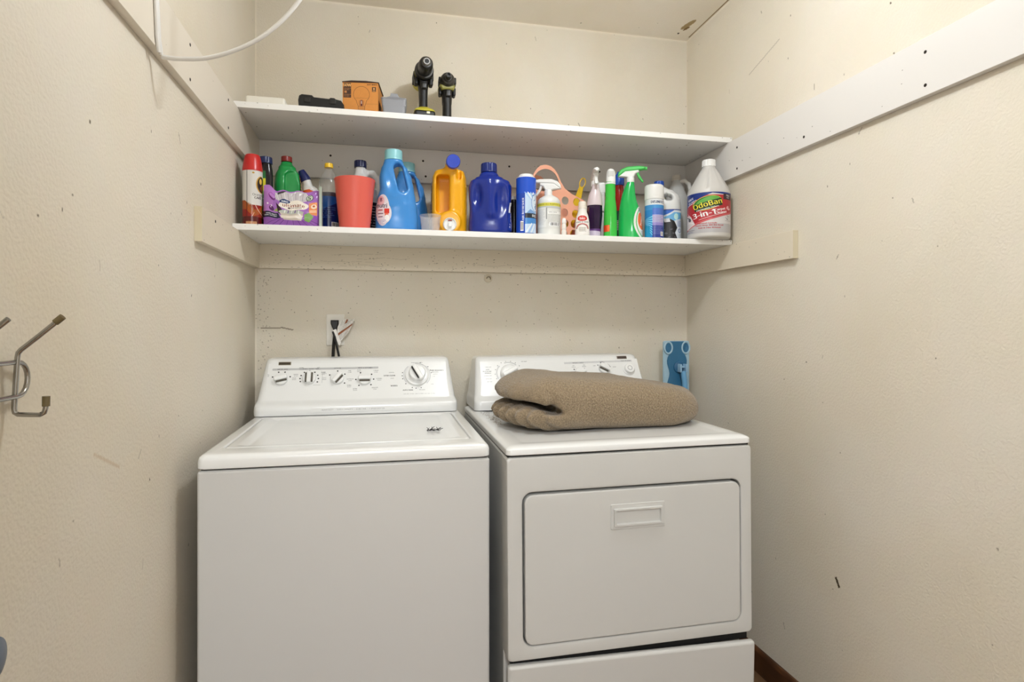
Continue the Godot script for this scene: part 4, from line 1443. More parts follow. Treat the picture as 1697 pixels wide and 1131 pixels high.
func bottles_left() -> void:
	var white := mat(rgb(236, 236, 234), 0.35)
	# tall aerosol with a red domed cap
	var t := at_shelf("aerosol_can", "tall white, brown and red aerosol can with a red domed cap at the left end", "spray can", 0.0530, 0.3)
	can_body(t, 0.0303, 0.176, mat(rgb(150, 30, 25), 0.3, 0.2))
	var a := Art.new(512, 470, rgb(226, 224, 220))
	a.rect(0, 300, 512, 170, rgb(150, 34, 24))
	a.pts([Vector2(0, 250), Vector2(190, 262), Vector2(230, 300), Vector2(262, 345), Vector2(310, 330), Vector2(400, 250), Vector2(512, 240), Vector2(512, 320), Vector2(330, 370), Vector2(262, 400), Vector2(200, 340), Vector2(0, 330)], rgb(176, 84, 30))
	for i in 9:
		a.line(190 + i * 8, 266 + i * 4, 250 + i * 5, 350 + i * 4, 2.5, rgb(206, 126, 48) if i % 2 else rgb(110, 48, 22))
	a.arc(200, 350, 70, 0.2, 1.2, 3, rgb(240, 214, 190))
	a.arc(420, 250, 150, 1.9, 2.9, 4, rgb(246, 226, 206))
	a.rect(0, 400, 512, 70, rgb(92, 18, 14))
	a.rect(200, 444, 90, 26, rgb(226, 170, 120))
	for i in 7:
		a.rect(206 + i * 12, 446, 4, 24, rgb(120, 50, 30))
	a.oval(335, 118, 52, 74, rgb(206, 160, 70))
	a.oval(340, 118, 46, 68, rgb(40, 26, 20))
	a.oval(352, 150, 26, 30, rgb(150, 70, 30))
	a.oval(330, 90, 16, 26, rgb(236, 196, 92))
	a.text("Orange", 300, 212, 20, rgb(70, 60, 50))
	a.text("CARE", 302, 236, 20, rgb(60, 50, 46), 0, 1, 1)
	a.oval(262, 22, 10, 7, rgb(190, 150, 60))
	a.line(208, 0, 208, 400, 5, rgb(20, 16, 16))
	a.lines(300, 360, 90, 5, 10, 2.4, rgb(200, 120, 100))
	obj("label", open_lathe(0.0307, 0.0307, 0.001, 0.1755), printed(a, 0.22), t)
	var mb := MB.new()
	mb.lathe([Vector2(0.0308, 0.176), Vector2(0.0308, 0.182), Vector2(0.0285, 0.2), Vector2(0.026, 0.215), Vector2(0.0232, 0.226), Vector2(0.02, 0.2305), Vector2(0.016, 0.2315), Vector2(0, 0.2315)], 36)
	obj("cap", mb, mat(rgb(206, 44, 42), 0.28), t)
	# dark bottle behind it
	t = at_shelf("mouthwash_bottle", "dark bottle with a navy cap and green and yellow label behind the aerosol can", "bottle", 0.0835, 0.25)
	var rows := [[0.0, 0, 0.02, 0.015], [0.004, 0, 0.0235, 0.018], [0.17, 0, 0.0235, 0.018], [0.195, 0, 0.022, 0.016], [0.212, 0, 0.019, 0.015], [0.217, 0, 0.017, 0.015]]
	obj("body", bottle(rows, 32, 2.6), mat(rgb(26, 24, 30), 0.12), t)
	a = Art.new(96, 192, rgb(34, 120, 58))
	a.rect(0, 30, 96, 50, rgb(228, 218, 40))
	a.rect(0, 80, 96, 16, rgb(120, 190, 60))
	a.lines(8, 110, 80, 6, 12, 3, rgb(210, 220, 200))
	obj("label", sleeve(rows, 0.03, 0.19, -1.3, 0.0, 14, 8, 2.6), printed(a, 0.3), t)
	screw_cap(t, "cap", 0.0215, 0.022, Vector3(0, 0.2175, 0), mat(rgb(24, 42, 92), 0.3))
	# green jug
	t = at_shelf("cleaner_jug", "green plastic jug with a dark red cap behind the purple packet", "jug", 0.1416, 0.175)
	rows = [[0.0, 0, 0.04, 0.042], [0.012, 0, 0.0435, 0.047], [0.16, 0, 0.044, 0.048], [0.195, 0, 0.04, 0.044], [0.222, -0.001, 0.029, 0.036], [0.238, -0.003, 0.0195, 0.021], [0.247, -0.003, 0.0185, 0.019]]
	var rr := rows
	var f := func(p: Vector3) -> float:
		var d := profile(p, rr, 3.2)
		# arched hollow with the grip standing in it
		var hol := maxf(capsule(Vector3(p.x, p.y, 0), Vector3(0.0125, 0.06, 0), Vector3(0.0125, 0.185, 0), 0.0215), 0.034 - p.z)
		d = smax(d, -hol, 0.006)
		return d
	mb = MB.new()
	mb.field(f, Vector3(-0.05, -0.004, -0.053), Vector3(0.05, 0.252, 0.053), 0.0036)
	obj("body", mb, mat(rgb(34, 158, 78), 0.22), t, 75.0)
	screw_cap(t, "cap", 0.0185, 0.0185, Vector3(-0.003, 0.2465, 0), mat(rgb(140, 36, 30), 0.35), 18)
	a = Art.new(48, 160, rgb(120, 70, 30))
	a.lines(4, 10, 40, 12, 12, 4, rgb(240, 210, 120))
	mb = sleeve(rows, 0.04, 0.2, 1.08, 1.7, 8, 8, 3.2, 0.002)
	obj("label", mb, printed(a, 0.3), t)
	# bent-neck toilet cleaner
	t = at_shelf("toilet_cleaner", "orange and white bent-neck toilet cleaner bottle with a navy cap behind the purple packet", "bottle", 0.2185, 0.165)
	rows = [[0.0, 0, 0.024, 0.017], [0.006, 0, 0.027, 0.02], [0.13, 0, 0.027, 0.02], [0.154, -0.001, 0.0268, 0.019], [0.162, -0.0045, 0.024, 0.017], [0.168, -0.009, 0.02, 0.015]]
	obj("body", bottle(rows, 32), white, t)
	a = Art.new(128, 192, rgb(232, 92, 36))
	a.pts([Vector2(0, 0), Vector2(128, 0), Vector2(128, 22), Vector2(60, 8), Vector2(0, 18)], rgb(245, 240, 235))
	a.oval(60, 70, 40, 26, rgb(250, 240, 225))
	a.text("CLEAN", 60, 70, 14, rgb(40, 50, 120), 0, 1, 1)
	a.lines(20, 110, 90, 5, 12, 3, rgb(250, 230, 210))
	obj("label", sleeve(rows, 0.03, 0.16, -1.4, 1.4, 20, 8), printed(a, 0.3), t)
	mb = MB.new()
	mb.tube([Vector3(-0.009, 0.164, 0), Vector3(-0.012, 0.174, 0), Vector3(-0.0165, 0.186, 0)], 0.0155, 20)
	obj("neck", mb, white, t)
	mb = MB.new()
	var rws := []
	for i in 5:
		var q := Vector3(-0.0165, 0.186, 0).lerp(Vector3(-0.033, 0.221, 0), i / 4.0)
		rws.append([q, [0.0185, 0.0178, 0.0155, 0.0135, 0.011][i]])
	var rings := []
	for q in rws:
		var r := PackedVector3Array()
		var ax := Vector3(-0.43, 0.9, 0).normalized()
		var sd := Vector3(0.9, 0.43, 0).normalized()
		for j in 20:
			var an := TAU * j / 20
			r.append(q[0] + (sd * sin(an) + Vector3(0, 0, 1) * cos(an)) * q[1])
		rings.append(r)
	mb.loft(rings, true, true, true)
	obj("cap", mb, mat(rgb(22, 34, 96), 0.3), t)
	# purple packet
	a = Art.new(740, 540, rgb(168, 112, 196))
	a.pts([Vector2(0, 0), Vector2(150, 0), Vector2(120, 380), Vector2(0, 420)], rgb(186, 124, 206))
	a.pts([Vector2(560, 420), Vector2(740, 360), Vector2(740, 540), Vector2(480, 540)], rgb(150, 84, 190))
	a.rect(0, 430, 740, 110, rgb(150, 92, 180))
	for i in 9:
		a.line(380, 330, -40 + i * 110, 560, 5 + i % 3, rgb(96, 50, 124))
	a.pts([Vector2(150, 30), Vector2(560, 10), Vector2(620, 130), Vector2(500, 180), Vector2(250, 210), Vector2(160, 130)], rgb(206, 200, 206))
	for i in 8:
		a.line(170 + i * 50, 40, 210 + i * 44, 160, 7, rgb(160, 150, 160) if i % 2 else rgb(238, 236, 238))
	a.pts([Vector2(180, 30), Vector2(300, 16), Vector2(260, 50), Vector2(190, 70)], rgb(60, 56, 62))
	a.oval(120, 130, 44, 46, rgb(120, 40, 130)); a.oval(120, 118, 38, 28, rgb(190, 130, 206))
	a.oval(112, 300, 34, 34, rgb(92, 36, 104)); a.oval(102, 286, 9, 8, rgb(230, 190, 236))
	a.oval(60, 250, 12, 12, rgb(250, 240, 252)); a.oval(110, 262, 9, 9, rgb(250, 240, 252))
	a.pts([Vector2(140, 320), Vector2(210, 250), Vector2(230, 340)], rgb(160, 170, 96))
	a.pts([Vector2(170, 190), Vector2(330, 420), Vector2(310, 430), Vector2(200, 350)], rgb(46, 22, 32))
	a.pts([Vector2(210, 330), Vector2(530, 320), Vector2(500, 460), Vector2(270, 450)], rgb(206, 194, 182))
	a.pts([Vector2(220, 390), Vector2(525, 380), Vector2(505, 420), Vector2(245, 428)], rgb(240, 230, 218))
	a.oval(370, 332, 165, 30, rgb(186, 190, 180))
	for i in 5:
		a.line(290 + i * 45, 305, 280 + i * 45, 350, 12, rgb(120, 84, 150) if i % 2 else rgb(232, 232, 226))
	a.oval(400, 232, 196, 72, rgb(248, 240, 228))
	a.oval(286, 178, 70, 30, rgb(24, 52, 108), -0.06)
	a.text("Value", 286, 178, 26, rgb(240, 244, 250), -0.05, 1.0, 1.0)
	a.text("ultimate", 400, 234, 48, rgb(140, 66, 40), 0.0, 1.18, 1.5)
	a.text("SCENT BOOSTER", 430, 272, 15, rgb(60, 40, 50), 0, 1.0, 0.5)
	a.oval(340, 272, 16, 10, rgb(60, 30, 40))
	a.pts([Vector2(0, 350), Vector2(200, 352), Vector2(230, 430), Vector2(0, 430)], rgb(20, 28, 56))
	a.text("DRYER SHEETS", 112, 378, 16, rgb(236, 236, 244), 0, 1, 0.6)
	a.text("FABRIC SOFTENER", 100, 402, 15, rgb(236, 236, 244), 0, 1, 0.6)
	a.oval(610, 110, 48, 50, rgb(60, 70, 60)); a.oval(610, 110, 40, 42, rgb(196, 206, 190))
	a.text("S", 608, 110, 56, rgb(50, 58, 50), 0, 1, 2)
	a.pts([Vector2(600, 190), Vector2(710, 180), Vector2(705, 380), Vector2(600, 360)], rgb(238, 150, 96))
	a.oval(664, 246, 38, 34, rgb(250, 226, 200)); a.oval(664, 240, 16, 14, rgb(190, 90, 60))
	a.rect(608, 300, 90, 12, rgb(250, 214, 180)); a.rect(608, 320, 90, 12, rgb(250, 214, 180))
	a.pts([Vector2(540, 360), Vector2(600, 330), Vector2(660, 400), Vector2(600, 480), Vector2(540, 450)], rgb(124, 170, 88))
	t = thing("dryer_sheet_packet", "purple printed packet with white lettering standing in front of the green jug", "packet", Vector3(0.178, S1, 0.312))
	mb = MB.new()
	var fr := []
	var bk := []
	var nz := FastNoiseLite.new()
	nz.seed = 8; nz.frequency = 22.0
	var top := func(u: float) -> float:
		return 0.1165 + 0.015 * smoothstep(0.24, 0.1, u) + 0.005 * smoothstep(0.88, 0.95, u) + 0.003 * sin(u * 23.0)
	for i in 17:
		var r1 := PackedVector3Array(); var r2 := PackedVector3Array()
		for j in 31:
			var u := j / 30.0; var v := i / 16.0
			var x := lerpf(-0.0885, 0.086, u)
			var y: float = v * top.call(u)
			var dz := 0.02 * (1.0 - pow(absf(2.0 * u - 1.0), 6.0) * 0.75) * (1.0 - 0.85 * smoothstep(0.72, 1.0, v)) * (1.0 - 0.35 * smoothstep(0.2, 0.0, v))
			var w := nz.get_noise_2d(x, y) * 0.004 + (nz.get_noise_2d(x * 2.6 + 5, y * 2.6) * 0.006 if v > 0.7 else 0.0)
			r1.append(Vector3(x, y, dz + w)); r2.append(Vector3(x, y, -dz + w - 0.0008))
		fr.append(r1)
		r2.reverse()
		bk.append(r2)
	mb.loft(fr, false)
	mb.loft(bk, false)
	for pr in [[0, 1], [1, 0]]:
		pass
	var side := []
	for i in 17:
		side.append(PackedVector3Array([bk[i][30], fr[i][0]]))
	mb.loft(side, false)
	side = []
	for i in 17:
		side.append(PackedVector3Array([fr[i][30], bk[i][0]]))
	mb.loft(side, false)
	var pm := printed(a, 0.18)
	obj("packet", mb, pm, t, 50.0)
	mb = MB.new()
	mb.rbox(Vector3(0.0885, 0.0665, 0.0), Vector3(0.009, 0.133, 0.034), 0.002)
	obj("clear_edge", mb, mat(rgb(178, 190, 176), 0.2), t)
	# clear bottle of blue liquid
	t = at_shelf("blue_liquid_bottle", "clear bottle with yellow cap and dark blue liquid, left of the coral cup", "bottle", 0.2825, 0.205)
	rows = [[0.0, 0, 0.03, 0.03], [0.005, 0, 0.0338, 0.0338], [0.15, 0, 0.0338, 0.0338], [0.175, 0, 0.0335, 0.0335], [0.19, 0, 0.029, 0.029], [0.205, 0, 0.021, 0.021], [0.215, 0, 0.0135, 0.0135], [0.222, 0, 0.0125, 0.0125], [0.224, 0, 0.0145, 0.0145], [0.226, 0, 0.0125, 0.0125], [0.23, 0, 0.0122, 0.0122]]
	obj("bottle", bottle(rows, 36), clear(Color(0.93, 0.95, 0.95, 0.1), 0.08), t)
	obj("liquid", bottle([[0.003, 0, 0.031, 0.031], [0.006, 0, 0.0328, 0.0328], [0.136, 0, 0.0328, 0.0328], [0.1365, 0, 0.0327, 0.0327]], 36), mat(rgb(8, 26, 72), 0.1), t)
	a = Art.new(96, 200, rgb(10, 34, 104))
	a.pts([Vector2(0, 0), Vector2(96, 0), Vector2(96, 20), Vector2(0, 110)], rgb(30, 92, 176))
	a.barcode(56, 160, 30, 30)
	a.lines(8, 70, 60, 6, 12, 3, rgb(90, 130, 200))
	obj("label", sleeve(rows, 0.012, 0.122, -1.5, 1.5, 20, 6), printed(a, 0.25), t)
	screw_cap(t, "cap", 0.0145, 0.0155, Vector3(0, 0.2265, 0), mat(rgb(244, 200, 44), 0.3), 20)
	# coral cup
	t = at_shelf("plastic_cup", "coral pink plastic cup in front of a white jug", "cup", 0.3735, 0.278)
	mb = MB.new()
	mb.lathe([Vector2(0, 0.001), Vector2(0.046, 0.001), Vector2(0.049, 0.003), Vector2(0.051, 0.012), Vector2(0.0665, 0.164), Vector2(0.0683, 0.168), Vector2(0.068, 0.1715), Vector2(0.0655, 0.1705), Vector2(0.0648, 0.164), Vector2(0.0495, 0.014), Vector2(0.046, 0.006), Vector2(0, 0.006)], 48)
	var coral := mat(rgb(238, 104, 90), 0.32)
	coral.subsurf_scatter_enabled = true
	coral.subsurf_scatter_strength = 0.15
	obj("cup", mb, coral, t, 50.0)
	# white jug standing behind the cup
	t = at_shelf("softener_jug", "white jug with a navy cap and looped handle, half hidden behind the coral cup", "jug", 0.398, 0.125)
	var h1 := [Vector3(-0.004, 0.236, 0), Vector3(0.03, 0.234, 0), Vector3(0.05, 0.214, 0), Vector3(0.056, 0.18, 0), Vector3(0.052, 0.135, 0)]
	var rs := [[0.0, 0, 0.055, 0.05], [0.01, 0, 0.059, 0.054], [0.13, 0, 0.0585, 0.054], [0.165, -0.004, 0.05, 0.05], [0.2, -0.01, 0.037, 0.037], [0.235, -0.012, 0.021, 0.022], [0.258, -0.012, 0.0185, 0.019]]
	f = func(p: Vector3) -> float:
		var d := profile(p, rs, 2.4)
		for i in 4:
			d = smin(d, capsule(p, h1[i], h1[i + 1], 0.0115), 0.008)
		var cut := ellipsoid(p, Vector3(0.0225, 0.193, 0.0), Vector3(0.0155, 0.026, 0.09))
		return smax(d, -cut, 0.008)
	mb = MB.new()
	mb.field(f, Vector3(-0.066, -0.004, -0.06), Vector3(0.074, 0.262, 0.06), 0.004)
	obj("body", mb, white, t, 75.0)
	a = Art.new(128, 128, rgb(24, 20, 26))
	a.lines(10, 14, 108, 9, 12, 4, rgb(190, 180, 180))
	obj("label", sleeve(rs, 0.012, 0.12, -1.2, 1.6, 18, 6, 2.4, 0.0012), printed(a, 0.3), t)
	screw_cap(t, "cap", 0.0222, 0.0255, Vector3(-0.012, 0.2535, 0), mat(rgb(24, 34, 84), 0.3))

func bottles_middle() -> void:
	# two light blue softener bottles
	var lb := [[0.0, 0.0, 0.069, 0.042], [0.008, 0, 0.073, 0.047], [0.04, 0, 0.0735, 0.048], [0.08, -0.001, 0.0715, 0.047], [0.115, -0.001, 0.066, 0.045], [0.15, -0.0, 0.059, 0.043], [0.19, -0.004, 0.056, 0.041], [0.22, -0.008, 0.046, 0.035], [0.24, -0.011, 0.035, 0.031], [0.252, -0.0115, 0.031, 0.03], [0.258, -0.0115, 0.03, 0.0295]]
	var f := func(p: Vector3) -> float:
		var d := profile(p, lb, 2.5)
		d = smax(d, -capsule(Vector3(p.x, p.y, 0), Vector3(0.004, 0.222, 0), Vector3(0.02, 0.152, 0), 0.0155), 0.01)
		# swept hollow beside the handle
		var z := absf(p.z)
		d = smax(d, -ellipsoid(Vector3(p.x, p.y, z), Vector3(-0.016, 0.185, 0.052), Vector3(0.032, 0.056, 0.024)), 0.008)
		return d
	var t := at_shelf("fabric_softener", "front light blue softener bottle with pale aqua cap and round label beside coral cup", "bottle", 0.5145, 0.25, "light blue softener bottles")
	var mb := MB.new()
	mb.field(f, Vector3(-0.078, -0.004, -0.053), Vector3(0.078, 0.262, 0.053), 0.0034)
	obj("body", mb, mat(rgb(66, 146, 222), 0.2), t, 75.0)
	var a := Art.new(192, 320, Color(0, 0, 0, 0))
	a.oval(80, 160, 78, 150, rgb(230, 224, 232)); a.oval(96, 190, 84, 100, rgb(230, 224, 232))
	a.oval(60, 70, 40, 44, rgb(226, 178, 186)); a.text("8", 62, 62, 36, rgb(110, 60, 90), 0, 1, 2)
	a.text("nutri", 72, 118, 40, rgb(70, 44, 70), 0.05, 1.0, 2)
	a.rect(98, 148, 56, 46, rgb(222, 56, 42)); a.rect(104, 190, 40, 26, rgb(240, 120, 90))
	a.rect(30, 156, 50, 10, rgb(170, 60, 60)); a.rect(26, 190, 60, 9, rgb(120, 90, 110)); a.rect(30, 220, 50, 9, rgb(120, 90, 110))
	a.oval(128, 236, 26, 30, rgb(250, 250, 250))
	a.lines(30, 256, 70, 4, 12, 4, rgb(120, 120, 170))
	obj("label", drape(f, -0.0715, -0.014, 0.014, 0.13, 0.058, 14, 20), printed(a, 0.3, true), t)
	mb = MB.new()
	mb.lathe([Vector2(0.0305, 0.251), Vector2(0.0325, 0.2525), Vector2(0.0322, 0.256), Vector2(0.0305, 0.257), Vector2(0.0305, 0.282), Vector2(0.029, 0.2865), Vector2(0.025, 0.288), Vector2(0, 0.288)], 36, Vector3(-0.0115, 0, 0))
	obj("cap", mb, mat(rgb(150, 216, 224), 0.3), t)
	var t2: Node3D = t.duplicate()
	t2.name = numbered("fabric_softener")
	add_child(t2)
	t2.position = Vector3(0.566, S1, 0.095)
	t2.rotation.y = facing(0.566, 0.11)
	t2.set_meta("label", "second light blue softener bottle, half hidden behind the first beside the yellow jug")
	# clear measuring cup
	t = at_shelf("measuring_cup", "small clear plastic measuring cup at the foot of the light blue bottle", "cup", 0.6268, 0.309)
	mb = MB.new()
	mb.lathe([Vector2(0, 0.0008), Vector2(0.029, 0.0008), Vector2(0.0305, 0.002), Vector2(0.0358, 0.05), Vector2(0.0372, 0.0505), Vector2(0.0374, 0.0545), Vector2(0.0366, 0.0555), Vector2(0.0352, 0.055), Vector2(0.0345, 0.05), Vector2(0.0293, 0.0035), Vector2(0, 0.0032)], 40)
	var haze := mat(Color(0.94, 0.94, 0.96, 0.17), 0.3, 0.0, "cup")
	haze.transparency = BaseMaterial3D.TRANSPARENCY_ALPHA
	obj("cup", mb, haze, t, 50.0)
	# yellow jug with a tap
	t = at_shelf("detergent_jug", "yellow detergent jug with a blue cap and a white tap at its foot", "jug", 0.7045, 0.195, "", -0.14)
	var yb := [[0.0, 0, 0.058, 0.074], [0.01, 0, 0.0635, 0.08], [0.12, 0, 0.0645, 0.081], [0.17, 0.0, 0.0635, 0.081], [0.205, 0.0, 0.061, 0.079], [0.225, 0.001, 0.055, 0.072], [0.242, 0.002, 0.036, 0.05]]
	f = func(p: Vector3) -> float:
		var d := profile(p, yb, 4.0)
		d = smin(d, capsule(p, Vector3(-0.006, 0.21, 0.03), Vector3(0.014, 0.25, 0.088), 0.0215), 0.01)
		var hol := rb(p, Vector3(-0.018, 0.143, 0.085), Vector3(0.026, 0.068, 0.062), 0.012)
		d = smax(d, -hol, 0.008)
		d = smin(d, capsule(p, Vector3(0.015, 0.225, 0.066), Vector3(0.014, 0.085, 0.068), 0.0125), 0.012)
		d = smax(d, -rb(p, Vector3(0.036, 0.225, 0.08), Vector3(0.0065, 0.03, 0.03), 0.005), 0.008)
		# boss round the tap
		d = smin(d, maxf(Vector2(p.x - 0.0045, p.y - 0.04).length() - 0.037, absf(p.z - 0.06) - 0.032), 0.014)
		return smax(d, -p.y, 0.003)
	mb = MB.new()
	mb.field(f, Vector3(-0.07, -0.004, -0.088), Vector3(0.07, 0.292, 0.115), 0.0038)
	obj("body", mb, mat(rgb(246, 176, 22), 0.24), t, 75.0)
	var ax := Vector3(0.16, 0.42, 0.9).normalized()
	var cp := Node3D.new()
	mb = MB.new()
	var rings := []
	for q in [[0.024, -0.016], [0.0245, -0.012], [0.0245, 0.006], [0.0225, 0.01], [0.0, 0.0105]]:
		rings.append(ring(0, q[1], 0, q[0], q[0], 40))
	mb.loft(rings, true, true, false)
	mb.move(Transform3D(Basis(Quaternion(Vector3.UP, Vector3(0.1, -0.1, 1.0).normalized())), Vector3(0.0165, 0.247, 0.108)))
	cp.free()
	obj("cap", mb, mat(rgb(30, 66, 190), 0.3), t, 35.0)
	mb = MB.new()
	mb.lathe([Vector2(0.0235, 0), Vector2(0.0235, 0.006), Vector2(0.022, 0.009), Vector2(0.0205, 0.009), Vector2(0.019, 0.004), Vector2(0, 0.004)], 36)
	var tapx := Transform3D(Basis(Quaternion(Vector3.UP, Vector3(0, 0, 1))), Vector3(0.0045, 0.031, 0.0915))
	mb.move(tapx)
	var tap := obj("tap", mb, mat(rgb(238, 238, 236), 0.3), t, 35.0)
	mb = MB.new()
	mb.rbox(Vector3(0.0055, 0.0285, 0.1), Vector3(0.014, 0.016, 0.012), 0.003)
	obj("tap_button", mb, mat(rgb(244, 244, 242), 0.3), tap)
	mb = MB.new()
	mb.prism(PackedVector2Array([Vector2(-0.008, 0.0085), Vector2(0.009, 0.0085), Vector2(0.005, 0.0125), Vector2(-0.004, 0.0125)]), 0.0, 0.002, 0.0005)
	mb.move(Transform3D(Basis(), Vector3(0.0045, 0.034, 0.096)))
	obj("tap_mark", mb, mat(rgb(150, 40, 30), 0.4), tap)
	# the black label edge on the jug's far left side
	var a2 := Art.new(64, 128, rgb(40, 40, 70))
	a2.lines(4, 8, 56, 9, 12, 4, rgb(200, 200, 220))
	obj("label", sleeve(yb, 0.05, 0.19, -2.0, -1.15, 8, 6, 4.0, 0.0012), printed(a2, 0.3), t)
	# navy detergent bottle
	t = at_shelf("detergent_bottle", "dark blue detergent bottle with a navy ribbed cap between the yellow jug and blue aerosol", "bottle", 0.842, 0.272)
	var nb := [[0.0, 0, 0.068, 0.043], [0.01, 0, 0.0755, 0.049], [0.03, 0, 0.077, 0.05], [0.09, 0, 0.0735, 0.048], [0.14, 0, 0.0765, 0.048], [0.17, 0, 0.0775, 0.047], [0.188, -0.001, 0.071, 0.044], [0.2, -0.003, 0.052, 0.038], [0.208, -0.004, 0.036, 0.033], [0.216, -0.0045, 0.033, 0.031], [0.223, -0.0045, 0.031, 0.03]]
	f = func(p: Vector3) -> float:
		var d := profile(p, nb, 2.6)
		var sx := 0.012 * smoothstep(0.1, 0.03, p.y)
		d = smax(d, -ellipsoid(p, Vector3(-0.047, 0.132, 0.055), Vector3(0.02, 0.05, 0.03)), 0.01)
		d = smax(d, -ellipsoid(p, Vector3(0.044 - sx, 0.118, 0.06), Vector3(0.03, 0.06, 0.03)), 0.01)
		d = smin(d, capsule(p, Vector3(-0.004, 0.185, 0.036), Vector3(0.002, 0.07, 0.045), 0.0135), 0.016)
		return d
	mb = MB.new()
	mb.field(f, Vector3(-0.083, -0.004, -0.056), Vector3(0.083, 0.228, 0.064), 0.0036)
	obj("body", mb, mat(rgb(14, 44, 142), 0.18), t, 75.0)
	a = Art.new(96, 256, Color(0, 0, 0, 0))
	a.pts([Vector2(40, 10), Vector2(96, 0), Vector2(96, 256), Vector2(6, 256), Vector2(4, 120)], rgb(20, 52, 150))
	a.pts([Vector2(36, 10), Vector2(96, 0), Vector2(96, 96), Vector2(16, 100)], rgb(238, 240, 246))
	a.pts([Vector2(60, 40), Vector2(96, 20), Vector2(96, 90), Vector2(50, 96)], rgb(40, 30, 60))
	a.text("ULTRA", 56, 140, 20, rgb(240, 240, 250), -1.35, 1.0, 1)
	a.text("8.2", 30, 214, 20, rgb(240, 240, 250), -1.4, 1.0, 1)
	a.text("LOADS", 66, 210, 15, rgb(210, 220, 250), -1.35, 1.0, 1)
	obj("label", sleeve(nb, 0.012, 0.115, 0.85, 1.5, 10, 10, 2.6, 0.0012), printed(a, 0.3, true), t)
	screw_cap(t, "cap", 0.029, 0.033, Vector3(-0.0045, 0.2225, 0), mat(rgb(18, 40, 118), 0.3), 26)
	# blue aerosol
	t = at_shelf("air_freshener", "blue and white aerosol can with a white nozzle ring, right of the dark blue bottle", "spray can", 0.9662, 0.305)
	can_body(t, 0.0352, 0.2, mat(rgb(26, 70, 176), 0.3))
	a = Art.new(704, 520, rgb(30, 76, 186))
	a.rect(0, 0, 704, 150, rgb(28, 84, 206))
	var pc := [Vector2(340, 150), Vector2(600, 150), Vector2(600, 520), Vector2(340, 520)]
	a.pts(pc, rgb(196, 220, 244))
	for i in 9:
		a.pts([Vector2(470, 270), Vector2(330 + i * 34, 140), Vector2(344 + i * 34, 140)], rgb(246, 250, 254) if i % 2 else rgb(150, 190, 236))
	a.rect(600, 150, 104, 370, rgb(30, 76, 186))
	a.pts([Vector2(340, 350), Vector2(400, 300), Vector2(480, 330), Vector2(520, 370), Vector2(340, 372)], rgb(120, 160, 210))
	a.oval(476, 236, 62, 84, rgb(60, 110, 190)); a.oval(476, 236, 57, 79, rgb(214, 230, 246))
	a.text("air", 486, 262, 42, rgb(36, 84, 160), -0.9, 1.0, 2)
	a.arc(450, 190, 26, -2.5, 1.5, 6, rgb(36, 84, 160))
	a.rect(340, 338, 260, 44, rgb(40, 44, 56))
	a.text("FRESH", 470, 360, 24, rgb(236, 240, 246), 0, 1, 1)
	a.pts([Vector2(340, 382), Vector2(600, 382), Vector2(600, 420), Vector2(340, 440)], rgb(70, 140, 214))
	for i in 7:
		a.line(350 + i * 30, 520, 420 + i * 22, 430, 12, rgb(150, 186, 236) if i % 2 else rgb(232, 240, 250))
	a.pts([Vector2(480, 440), Vector2(600, 430), Vector2(600, 520), Vector2(440, 520)], rgb(206, 222, 244))
	a.text("AIR REFRESHER", 318, 300, 22, rgb(236, 240, 250), -PI / 2, 1.0, 1)
	a.lines(300, 340, 8, 1, 8, 3, rgb(200, 210, 240))
	a.barcode(286, 410, 38, 92)
	mb = open_lathe(0.0356, 0.0356, 0.003, 0.199)
	obj("label", mb, printed(a, 0.25), t)
	mb = MB.new()
	mb.lathe([Vector2(0.0345, 0.199), Vector2(0.033, 0.2025), Vector2(0.026, 0.2035), Vector2(0.0258, 0.2105), Vector2(0.0235, 0.2135), Vector2(0.02, 0.2135), Vector2(0.0185, 0.209), Vector2(0, 0.209)], 36)
	obj("nozzle_ring", mb, mat(rgb(240, 240, 238), 0.35), t, 35.0)
	# dark bottle in the gap behind
	t = at_shelf("dark_bottle", "small black bottle with a white shoulder in the gap behind the blue aerosol", "bottle", 0.9345, 0.25)
	var rows := [[0.0, 0, 0.011, 0.012], [0.004, 0, 0.0135, 0.014], [0.115, 0, 0.0135, 0.014], [0.128, 0, 0.012, 0.012], [0.136, 0, 0.0095, 0.0095]]
	obj("body", bottle(rows, 28), mat(rgb(30, 26, 28), 0.2), t)
	screw_cap(t, "cap", 0.0105, 0.012, Vector3(0, 0.135, 0), mat(rgb(230, 226, 220), 0.35), 16)
	basket()
	# white trigger bottle in front of the basket
	t = at_shelf("spray_bottle", "white trigger spray bottle with a yellow banded label in front of the peach basket", "spray bottle", 1.0556, 0.287, "trigger spray bottles")
	rows = [[0.0, 0, 0.038, 0.038], [0.005, 0, 0.042, 0.042], [0.11, 0, 0.0425, 0.0425], [0.128, 0, 0.0405, 0.0405], [0.138, 0, 0.033, 0.033], [0.144, 0, 0.023, 0.023], [0.147, 0, 0.0165, 0.0165], [0.149, 0, 0.0155, 0.0155]]
	obj("body", bottle(rows, 40), mat(rgb(232, 232, 228), 0.3), t)
	a = Art.new(512, 340, rgb(226, 226, 222))
	a.rect(0, 24, 512, 40, rgb(214, 206, 70)); a.text("ANTIBACTERIAL ALL PURPOSE CLEANER", 256, 44, 17, rgb(120, 120, 50), 0, 1, 0.5)
	a.rect(0, 64, 512, 30, rgb(196, 198, 196))
	a.rect(110, 80, 120, 240, rgb(238, 238, 236)); a.rect(226, 84, 12, 140, rgb(150, 152, 152))
	a.rect(246, 130, 190, 26, rgb(246, 246, 244)); a.text("DIRECTIONS", 300, 140, 12, rgb(70, 70, 70))
	a.lines(246, 168, 190, 9, 13, 2.6, rgb(130, 130, 130)); a.lines(120, 100, 96, 15, 13, 2.4, rgb(150, 150, 150))
